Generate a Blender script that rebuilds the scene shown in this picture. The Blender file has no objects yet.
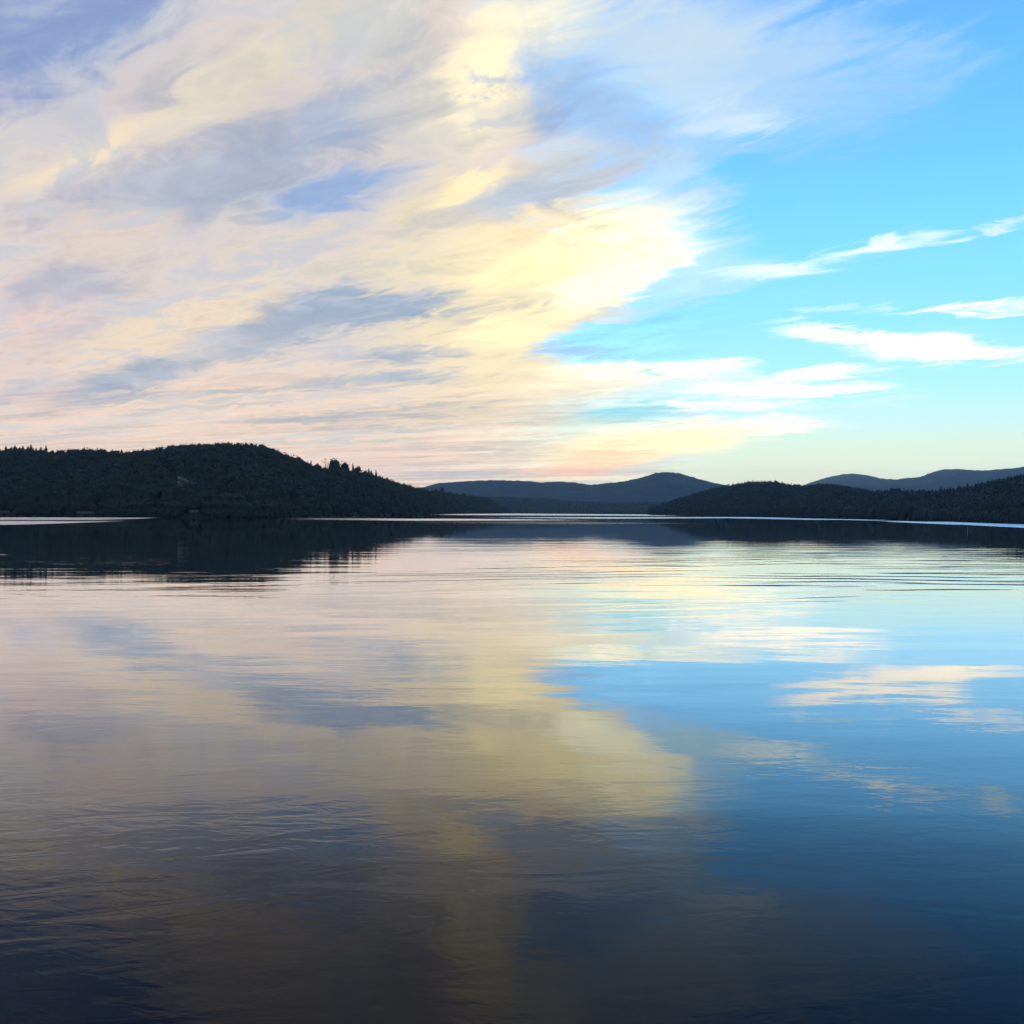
import bpy, math, random
import numpy as np
from mathutils import Vector

random.seed(7)
RNG = np.random.default_rng(11)
SC = bpy.context.scene
COL = SC.collection
R = math.radians

# sky strokes: azimuth, elevation (deg), half length, half width (deg), tilt (deg), linear colour or None = clear sky, opacity, solid core, raggedness
STROKES = [
    (-17.52, 14.00, 24.48, 20.25, 3.6, (0.738, 0.665, 0.631), 1.00, 0.78, 0.15),
    (-15.19, 3.88, 26.24, 5.49, 1.0, (0.922, 0.716, 0.578), 0.90, 0.30, 0.20),
    (-24.02, 6.80, 7.25, 6.52, 24.1, (0.791, 0.624, 0.604), 0.55, 0.10, 0.30),
    (-10.45, 1.78, 19.52, 1.96, 0.5, (0.905, 0.658, 0.565), 0.70, 0.20, 0.20),
    (-0.63, 10.44, 9.38, 8.14, 0.3, (0.973, 0.831, 0.539), 0.90, 0.30, 0.30),
    (-0.68, 21.45, 7.26, 3.77, 51.3, (1.064, 0.956, 0.658), 0.95, 0.20, 0.30),
    (2.80, 23.65, 6.83, 2.12, 11.9, (1.027, 0.956, 0.701), 0.95, 0.20, 0.30),
    (-22.39, 22.11, 11.49, 4.15, 34.8, (0.262, 0.361, 0.631), 0.97, 0.25, 0.25),
    (-8.10, 22.93, 5.35, 2.51, 20.1, (0.597, 0.617, 0.610), 0.80, 0.30, 0.40),
    (-19.33, 19.46, 5.49, 1.37, 35.0, (0.658, 0.597, 0.624), 0.75, 0.10, 0.40),
    (-17.54, 19.86, 2.77, 0.91, 41.5, (0.503, 0.515, 0.565), 0.60, 0.10, 0.50),
    (-14.08, 19.98, 6.36, 1.78, 35.8, (0.823, 0.738, 0.591), 0.90, 0.20, 0.35),
    (-11.25, 22.73, 3.62, 1.76, 52.8, (0.730, 0.687, 0.565), 0.70, 0.20, 0.40),
    (-20.21, 16.39, 5.69, 1.32, 31.9, (0.956, 0.799, 0.578), 0.95, 0.10, 0.35),
    (-13.83, 15.97, 10.86, 2.29, 20.5, (0.434, 0.479, 0.604), 0.95, 0.35, 0.30),
    (-9.54, 18.55, 3.88, 1.85, 28.3, (0.413, 0.497, 0.672), 0.75, 0.20, 0.50),
    (-8.80, 15.35, 5.61, 1.23, 15.5, (0.305, 0.445, 0.730), 0.95, 0.25, 0.35),
    (-15.23, 15.43, 2.84, 1.14, 23.0, (0.434, 0.479, 0.617), 0.60, 0.10, 0.50),
    (-5.38, 19.17, 4.44, 2.65, 1.8, (0.565, 0.578, 0.604), 0.65, 0.20, 0.50),
    (-3.65, 18.33, 2.32, 2.87, 57.9, (0.716, 0.680, 0.597), 0.60, 0.20, 0.40),
    (-7.00, 17.42, 0.98, 0.36, 20.4, (0.776, 0.701, 0.578), 0.60, 0.10, 0.60),
    (-6.03, 20.64, 0.79, 0.30, 19.7, (0.753, 0.730, 0.644), 0.60, 0.10, 0.60),
    (-18.87, 12.91, 4.10, 1.32, 19.1, (0.815, 0.672, 0.578), 0.80, 0.20, 0.50),
    (-21.93, 13.53, 3.14, 0.67, 32.5, (0.552, 0.527, 0.597), 0.60, 0.20, 0.50),
    (-21.71, 10.10, 3.98, 1.05, 24.3, (0.533, 0.533, 0.610), 0.95, 0.20, 0.30),
    (-22.98, 8.44, 3.09, 0.94, 34.2, (0.855, 0.644, 0.591), 0.50, 0.00, 0.40),
    (-20.84, 8.57, 2.69, 0.88, 28.7, (0.578, 0.533, 0.597), 0.60, 0.10, 0.60),
    (-11.93, 12.76, 9.08, 1.01, 16.1, (0.776, 0.687, 0.591), 0.80, 0.20, 0.50),
    (-15.21, 9.10, 9.36, 1.66, 22.3, (0.905, 0.745, 0.558), 0.90, 0.20, 0.50),
    (-1.90, 15.77, 3.34, 0.93, 26.8, (1.082, 0.922, 0.565), 0.97, 0.20, 0.30),
    (-4.87, 14.79, 2.97, 0.46, 14.5, (0.871, 0.753, 0.546), 0.70, 0.20, 0.40),
    (-2.14, 14.37, 5.46, 1.03, 8.2, (0.631, 0.617, 0.610), 0.65, 0.20, 0.50),
    (-9.03, 11.62, 7.28, 0.85, 7.8, (0.761, 0.716, 0.617), 0.60, 0.20, 0.50),
    (-7.07, 10.15, 6.12, 1.34, 3.4, (0.332, 0.434, 0.604), 0.95, 0.40, 0.30),
    (-10.96, 8.94, 6.25, 0.95, 11.7, (0.423, 0.485, 0.597), 0.95, 0.20, 0.30),
    (-18.40, 6.15, 5.44, 1.02, 17.6, (0.402, 0.468, 0.584), 0.95, 0.20, 0.30),
    (-13.33, 7.66, 3.32, 0.66, 14.0, (0.456, 0.515, 0.610), 0.95, 0.10, 0.30),
    (-22.97, 5.59, 2.58, 0.71, 18.4, (0.552, 0.539, 0.604), 0.95, 0.10, 0.30),
    (-5.59, 7.82, 5.66, 0.58, 3.9, (0.445, 0.503, 0.604), 0.95, 0.20, 0.30),
    (-6.57, 6.48, 5.89, 0.63, 3.9, (0.423, 0.491, 0.597), 0.95, 0.20, 0.30),
    (-12.86, 6.82, 5.68, 0.38, 6.8, (0.839, 0.716, 0.604), 0.60, 0.10, 0.50),
    (-12.85, 5.76, 7.09, 0.29, 6.5, (0.565, 0.565, 0.591), 0.85, 0.10, 0.30),
    (-8.52, 4.64, 8.23, 0.34, 2.9, (0.565, 0.558, 0.565), 0.90, 0.15, 0.30),
    (-4.59, 5.28, 5.43, 0.20, 2.6, (0.617, 0.578, 0.546), 0.85, 0.10, 0.30),
    (-13.80, 5.12, 5.64, 0.24, 6.5, (0.578, 0.565, 0.578), 0.80, 0.10, 0.30),
    (-9.00, 3.36, 7.26, 0.20, 1.7, (0.617, 0.591, 0.565), 0.80, 0.10, 0.30),
    (-3.10, 2.97, 4.46, 0.20, 0.4, (0.658, 0.610, 0.565), 0.80, 0.10, 0.30),
    (-18.39, 5.22, 4.06, 0.28, 10.2, (0.527, 0.539, 0.597), 0.85, 0.10, 0.30),
    (-21.47, 3.40, 3.89, 0.23, 6.9, (0.631, 0.591, 0.597), 0.80, 0.10, 0.30),
    (-5.58, 4.04, 6.88, 0.30, 1.6, (0.578, 0.571, 0.558), 0.88, 0.15, 0.30),
    (-2.61, 5.75, 2.24, 0.20, 4.4, (0.680, 0.578, 0.515), 0.70, 0.10, 0.50),
    (-17.49, 4.68, 2.96, 0.47, 10.0, (0.515, 0.546, 0.578), 0.65, 0.10, 0.60),
    (-19.28, 3.88, 4.46, 0.33, 9.9, (0.617, 0.597, 0.597), 0.55, 0.10, 0.60),
    (-10.46, 3.24, 7.20, 0.24, 1.8, (0.680, 0.631, 0.591), 0.60, 0.10, 0.60),
    (9.69, 21.85, 11.53, 5.05, -7.4, (0.631, 0.776, 0.888), 0.88, 0.15, 0.35),
    (13.99, 20.92, 8.09, 3.72, 15.9, (0.413, 0.672, 0.973), 0.65, 0.10, 0.60),
    (3.91, 19.77, 5.02, 2.82, -37.3, (0.371, 0.578, 0.896), 0.95, 0.20, 0.25),
    (1.72, 18.82, 1.92, 2.13, 57.3, (0.305, 0.491, 0.823), 0.75, 0.00, 0.30),
    (7.03, 16.69, 3.92, 2.27, -1.7, (0.552, 0.745, 0.922), 0.80, 0.10, 0.20),
    (3.57, 17.36, 3.94, 1.46, 8.3, (0.597, 0.665, 0.730), 0.85, 0.15, 0.25),
    (1.09, 15.55, 3.96, 1.30, 12.9, (0.445, 0.552, 0.716), 0.85, 0.20, 0.25),
    (-0.42, 19.58, 2.49, 0.88, 0.3, (0.761, 0.730, 0.665), 0.75, 0.20, 0.50),
    (-0.67, 20.85, 1.74, 0.52, -8.4, (0.515, 0.610, 0.753), 0.75, 0.20, 0.50),
    (-0.92, 18.82, 1.59, 0.62, 0.5, (0.591, 0.631, 0.694), 0.75, 0.20, 0.50),
    (16.77, 18.77, 6.64, 2.73, 12.2, (0.314, 0.631, 1.101), 0.65, 0.00, 0.50),
    (8.73, 19.53, 4.62, 1.84, -2.6, (0.610, 0.791, 0.956), 0.65, 0.10, 0.50),
    (7.87, 14.84, 4.15, 2.76, -1.8, (0.578, 0.791, 0.956), 0.70, 0.10, 0.50),
    (8.98, 16.72, 2.04, 0.81, -2.3, (0.305, 0.658, 0.973), 0.70, 0.20, 0.50),
    (10.19, 18.40, 4.08, 0.98, 2.6, (0.761, 0.905, 1.000), 0.70, 0.00, 0.40),
    (8.76, 12.01, 3.65, 3.76, -1.6, (0.658, 0.905, 1.027), 0.60, 0.00, 0.20),
    (5.22, 13.04, 5.09, 3.13, 12.5, (1.299, 1.258, 0.871), 1.00, 0.30, 0.15),
    (1.85, 12.26, 6.19, 2.19, 7.5, (1.188, 1.064, 0.604), 0.92, 0.20, 0.20),
    (4.44, 11.00, 5.48, 1.45, 19.8, (1.299, 1.258, 0.888), 0.97, 0.30, 0.15),
    (0.12, 9.24, 3.98, 1.75, 9.9, (1.178, 1.027, 0.610), 0.88, 0.25, 0.20),
    (0.85, 13.40, 2.98, 0.85, 3.8, (0.939, 0.761, 0.515), 0.60, 0.20, 0.40),
    (2.94, 12.97, 2.97, 0.66, 7.2, (0.807, 0.761, 0.658), 0.50, 0.00, 0.40),
    (0.61, 10.06, 3.73, 0.44, 7.8, (0.730, 0.680, 0.565), 0.65, 0.00, 0.50),
    (-2.62, 9.31, 1.99, 0.39, 2.6, (0.687, 0.631, 0.565), 0.70, 0.15, 0.50),
    (10.94, 8.82, 10.61, 1.49, 5.5, None, 1.00, 0.78, 0.14),
    (18.83, 10.42, 10.52, 3.65, 0.9, None, 1.00, 0.60, 0.25),
    (2.61, 8.02, 2.73, 0.39, -4.1, (0.445, 0.672, 0.939), 0.80, 0.20, 0.40),
    (4.35, 6.30, 5.92, 1.08, -0.3, (1.120, 0.956, 0.658), 0.80, 0.20, 0.40),
    (6.33, 6.97, 7.10, 0.63, -1.5, (1.299, 1.238, 0.913), 1.00, 0.30, 0.30),
    (8.77, 7.18, 4.37, 0.44, 0.1, (1.299, 1.299, 1.188), 0.90, 0.20, 0.30),
    (9.26, 5.77, 8.20, 1.95, -0.7, (0.610, 0.905, 0.973), 0.45, 0.10, 0.40),
    (6.82, 6.82, 1.67, 0.24, -0.6, (0.413, 0.855, 0.956), 0.75, 0.20, 0.50),
    (14.60, 6.77, 4.42, 0.38, 2.5, (1.064, 1.188, 1.188), 0.97, 0.25, 0.35),
    (13.33, 6.04, 6.58, 0.53, -1.2, (1.427, 1.320, 1.120), 1.00, 0.35, 0.30),
    (9.51, 5.32, 6.52, 0.44, -0.7, (1.238, 1.238, 1.120), 0.95, 0.25, 0.30),
    (5.74, 5.01, 3.25, 0.69, 6.7, (0.413, 0.855, 0.956), 0.97, 0.30, 0.50),
    (4.36, 4.33, 2.97, 0.49, -0.1, (0.730, 0.871, 0.776), 0.70, 0.20, 0.50),
    (10.48, 4.14, 6.24, 0.63, 2.5, (1.289, 1.258, 1.064), 1.00, 0.30, 0.30),
    (6.83, 3.48, 6.84, 1.18, 5.8, (1.279, 1.120, 0.687), 0.97, 0.30, 0.20),
    (4.37, 2.60, 4.20, 0.99, 4.0, (1.139, 0.823, 0.527), 0.90, 0.20, 0.40),
    (3.62, 2.10, 4.70, 0.74, 2.1, (1.064, 0.687, 0.491), 0.95, 0.20, 0.25),
    (6.34, 2.20, 3.93, 0.40, 12.0, (0.730, 0.776, 0.761), 0.70, 0.20, 0.40),
    (0.39, 3.58, 2.99, 0.25, 2.2, (0.791, 0.753, 0.610), 0.60, 0.10, 0.50),
    (1.63, 4.68, 2.24, 0.25, 6.0, (0.761, 0.701, 0.604), 0.70, 0.10, 0.40),
    (-3.09, 1.93, 4.46, 0.70, -1.7, (0.631, 0.597, 0.610), 0.75, 0.20, 0.30),
    (9.97, 11.27, 4.32, 1.23, 8.1, (0.552, 0.888, 1.064), 0.75, 0.10, 0.35),
    (12.60, 11.74, 5.41, 0.94, 6.5, (0.515, 0.888, 1.101), 0.60, 0.00, 0.50),
    (12.37, 11.61, 3.68, 0.52, 6.6, (0.922, 1.120, 1.188), 0.95, 0.00, 0.60),
    (16.25, 12.30, 2.75, 0.59, -1.3, (0.973, 1.139, 1.188), 0.95, 0.00, 0.60),
    (19.71, 12.71, 2.80, 0.50, 5.0, (0.776, 1.009, 1.139), 0.90, 0.00, 0.60),
    (23.46, 13.10, 2.01, 0.35, -2.2, (0.753, 0.956, 1.000), 0.85, 0.15, 0.60),
    (18.62, 8.04, 6.72, 1.01, -6.5, (0.610, 0.939, 1.238), 0.70, 0.00, 0.50),
    (16.72, 8.49, 4.50, 0.60, -8.4, (1.427, 1.320, 1.120), 1.00, 0.15, 0.50),
    (20.83, 7.52, 4.88, 0.64, -3.6, (1.427, 1.320, 1.120), 1.00, 0.15, 0.50),
    (18.84, 8.07, 2.69, 0.55, -6.6, (1.427, 1.320, 1.120), 0.90, 0.10, 0.50),
    (21.47, 9.49, 4.32, 0.41, -3.4, (1.427, 1.320, 1.120), 0.97, 0.05, 0.60),
    (15.42, 9.80, 1.95, 0.23, -2.4, (0.610, 0.947, 1.000), 0.85, 0.10, 0.60),
    (16.82, 5.19, 3.19, 0.24, 0.7, (0.680, 1.000, 1.000), 0.70, 0.10, 0.60),
    (18.63, 5.34, 2.23, 0.23, 2.6, (0.716, 1.000, 1.000), 0.60, 0.10, 0.60),
    (13.58, 1.89, 5.17, 0.87, -0.2, (0.807, 0.855, 0.701), 0.70, 0.10, 0.30),
    (-21.56, 28.47, 18.26, 4.87, 16.6, (0.305, 0.352, 0.485), 0.80, 0.30, 0.50),
    (-1.71, 29.54, 12.13, 5.16, 24.4, (0.610, 0.578, 0.515), 0.80, 0.20, 0.50),
    (14.88, 29.49, 11.78, 4.82, 1.8, None, 0.70, 0.20, 0.40),
]
# azimuth (deg), shore distance, ridge distance, ridge height (m)
LEFT_HILL = [
    (-46.51, 770, 1155, 35.4),
    (-35.23, 759, 1155, 49.0),
    (-24.01, 748, 1155, 50.7),
    (-23.17, 737, 1144, 50.6),
    (-22.32, 726, 1133, 48.7),
    (-21.47, 715, 1122, 45.8),
    (-20.82, 704, 1111, 48.3),
    (-20.16, 693, 1100, 49.0),
    (-19.05, 671, 1089, 47.1),
    (-18.38, 660, 1078, 45.9),
    (-17.48, 649, 1067, 48.4),
    (-16.57, 644, 1056, 50.8),
    (-15.65, 638, 1045, 52.3),
    (-14.49, 632, 1034, 52.9),
    (-13.55, 632, 1023, 52.6),
    (-12.56, 638, 1018, 51.7),
    (-11.89, 649, 1012, 48.2),
    (-11.18, 660, 1012, 44.0),
    (-10.45, 682, 1018, 40.1),
    (-9.87, 715, 1023, 36.1),
    (-9.34, 759, 1034, 34.0),
    (-8.76, 803, 1045, 34.5),
    (-8.03, 858, 1067, 34.5),
    (-7.44, 902, 1100, 33.9),
    (-6.95, 946, 1144, 32.5),
    (-6.36, 1023, 1210, 29.5),
    (-5.57, 1133, 1320, 27.0),
    (-4.83, 1265, 1463, 25.5),
    (-4.08, 1430, 1650, 25.1),
    (-3.34, 1650, 1870, 26.0),
    (-2.34, 1980, 2200, 25.8),
    (-1.10, 2310, 2585, 24.5),
    (-0.10, 2750, 2970, -1.9),
]
# azimuth (deg), shore distance, ridge distance, ridge height (m)
FAR_SHORE = [
    (-6.55, 3630, 3960, 19.9),
    (-4.58, 3630, 3960, 37.6),
    (-2.59, 3630, 4015, 56.2),
    (-1.10, 3685, 4070, 46.8),
    (-0.00, 3685, 4070, 47.0),
    (0.89, 3685, 4070, 43.7),
    (2.14, 3685, 4070, 40.5),
    (3.13, 3685, 4070, 33.6),
    (4.87, 3630, 4015, 30.0),
    (6.35, 3520, 3960, 29.8),
    (7.82, 3410, 3850, 32.5),
    (9.28, 3300, 3740, 38.1),
    (11.21, 3190, 3630, 37.1),
]
# azimuth (deg), shore distance, ridge distance, ridge height (m)
RIGHT_HILL = [
    (6.74, 1540, 1925, -2.0),
    (7.43, 1430, 1870, 6.0),
    (8.11, 1298, 1848, 14.7),
    (8.80, 1188, 1826, 21.6),
    (9.77, 1100, 1815, 30.8),
    (10.73, 1023, 1782, 35.5),
    (11.69, 968, 1749, 39.9),
    (12.92, 902, 1694, 38.5),
    (13.59, 869, 1650, 33.1),
    (14.20, 847, 1606, 30.7),
    (14.99, 820, 1562, 31.0),
    (15.68, 792, 1518, 30.0),
    (16.37, 759, 1463, 25.0),
    (17.29, 715, 1386, 19.4),
    (18.19, 671, 1320, 17.7),
    (18.86, 638, 1265, 14.6),
    (19.75, 600, 1210, 14.8),
    (20.85, 544, 1144, 15.5),
    (21.93, 495, 1078, 17.8),
    (22.99, 451, 1023, 21.5),
    (23.99, 413, 979, 23.3),
    (27.07, 363, 902, 27.7),
    (37.67, 330, 880, 34.9),
    (52.30, 330, 880, 24.6),
]
# azimuth (deg), shore distance, ridge distance, ridge height (m)
FAR_MOUNTAIN = [
    (-10.45, 5290, 6440, 38.0),
    (-6.55, 5290, 6440, 90.0),
    (-5.07, 5290, 6440, 124.2),
    (-4.33, 5290, 6440, 141.4),
    (-3.59, 5290, 6440, 164.2),
    (-2.84, 5290, 6440, 170.2),
    (-2.10, 5290, 6440, 176.2),
    (-0.60, 5290, 6440, 182.5),
    (0.89, 5290, 6440, 174.6),
    (1.64, 5290, 6440, 169.3),
    (2.38, 5290, 6440, 174.0),
    (3.13, 5290, 6440, 169.7),
    (3.97, 5290, 6440, 155.9),
    (4.87, 5290, 6440, 167.2),
    (5.61, 5290, 6440, 178.5),
    (6.35, 5290, 6440, 195.2),
    (6.74, 5290, 6440, 209.1),
    (7.13, 5290, 6440, 223.0),
    (7.72, 5290, 6440, 229.6),
    (8.30, 5290, 6440, 220.1),
    (9.04, 5290, 6440, 195.1),
    (9.76, 5290, 6440, 172.9),
    (10.49, 5290, 6440, 156.3),
    (12.17, 5290, 6440, 117.7),
    (14.99, 5290, 6440, 52.6),
]
# azimuth (deg), shore distance, ridge distance, ridge height (m)
BLUE_MOUNTAIN = [
    (11.21, 6480, 7992, 56.6),
    (13.12, 6480, 7992, 138.4),
    (14.20, 6480, 7992, 188.9),
    (14.62, 6480, 7992, 212.3),
    (15.08, 6480, 7992, 232.2),
    (15.54, 6480, 7992, 248.7),
    (16.01, 6480, 7992, 263.0),
    (16.51, 6480, 7992, 266.0),
    (17.10, 6480, 7992, 257.5),
    (17.74, 6480, 7992, 235.1),
    (18.41, 6480, 7992, 226.6),
    (19.08, 6480, 7992, 235.9),
    (19.62, 6480, 7992, 245.3),
    (19.97, 6480, 7992, 267.8),
    (20.32, 6480, 7992, 285.0),
    (20.67, 6480, 7992, 292.9),
    (21.28, 6480, 7992, 292.1),
    (21.92, 6480, 7992, 282.8),
    (22.56, 6480, 7992, 283.7),
    (22.99, 6480, 7992, 289.5),
    (23.62, 6480, 7992, 294.8),
    (23.99, 6480, 7992, 303.7),
    (25.47, 6480, 7992, 316.7),
    (30.88, 6480, 7992, 316.0),
    (43.41, 6480, 7992, 184.2),
]
# wind-ruffled streaks on the lake: centre x, y, half length, half width (m), heading (deg), strength
RUFFLES = [
    (-244.8, 482.4, 66.2, 113.5, 26.90, 0.42),
    (-168.9, 323.2, 45.7, 67.3, 4.55, 0.42),
    (-189.3, 535.2, 19.9, 76.6, 11.76, 0.42),
    (-95.4, 269.8, 10.2, 12.6, 5.78, 0.10),
    (-119.7, 590.7, 28.6, 50.4, 33.78, 0.06),
    (-78.2, 566.5, 24.0, 73.6, 22.65, 0.22),
    (-36.5, 514.2, 49.0, 63.5, -49.87, 0.34),
    (11.8, 382.8, 43.8, 49.4, -51.89, 0.10),
    (-15.3, 1894.1, 616.6, 238.5, -72.70, 0.80),
    (225.0, 1347.5, 130.3, 150.9, -61.44, 0.50),
    (131.7, 815.4, 48.9, 164.4, -40.04, 0.95),
    (169.1, 706.2, 98.6, 22.9, -84.41, 1.00),
    (175.1, 558.4, 81.6, -3.6, -91.27, 1.00),
    (163.1, 427.0, 64.9, -13.4, -98.07, 1.00),
    (144.5, 321.6, 53.7, -9.5, -100.18, 1.00),
]
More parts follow.
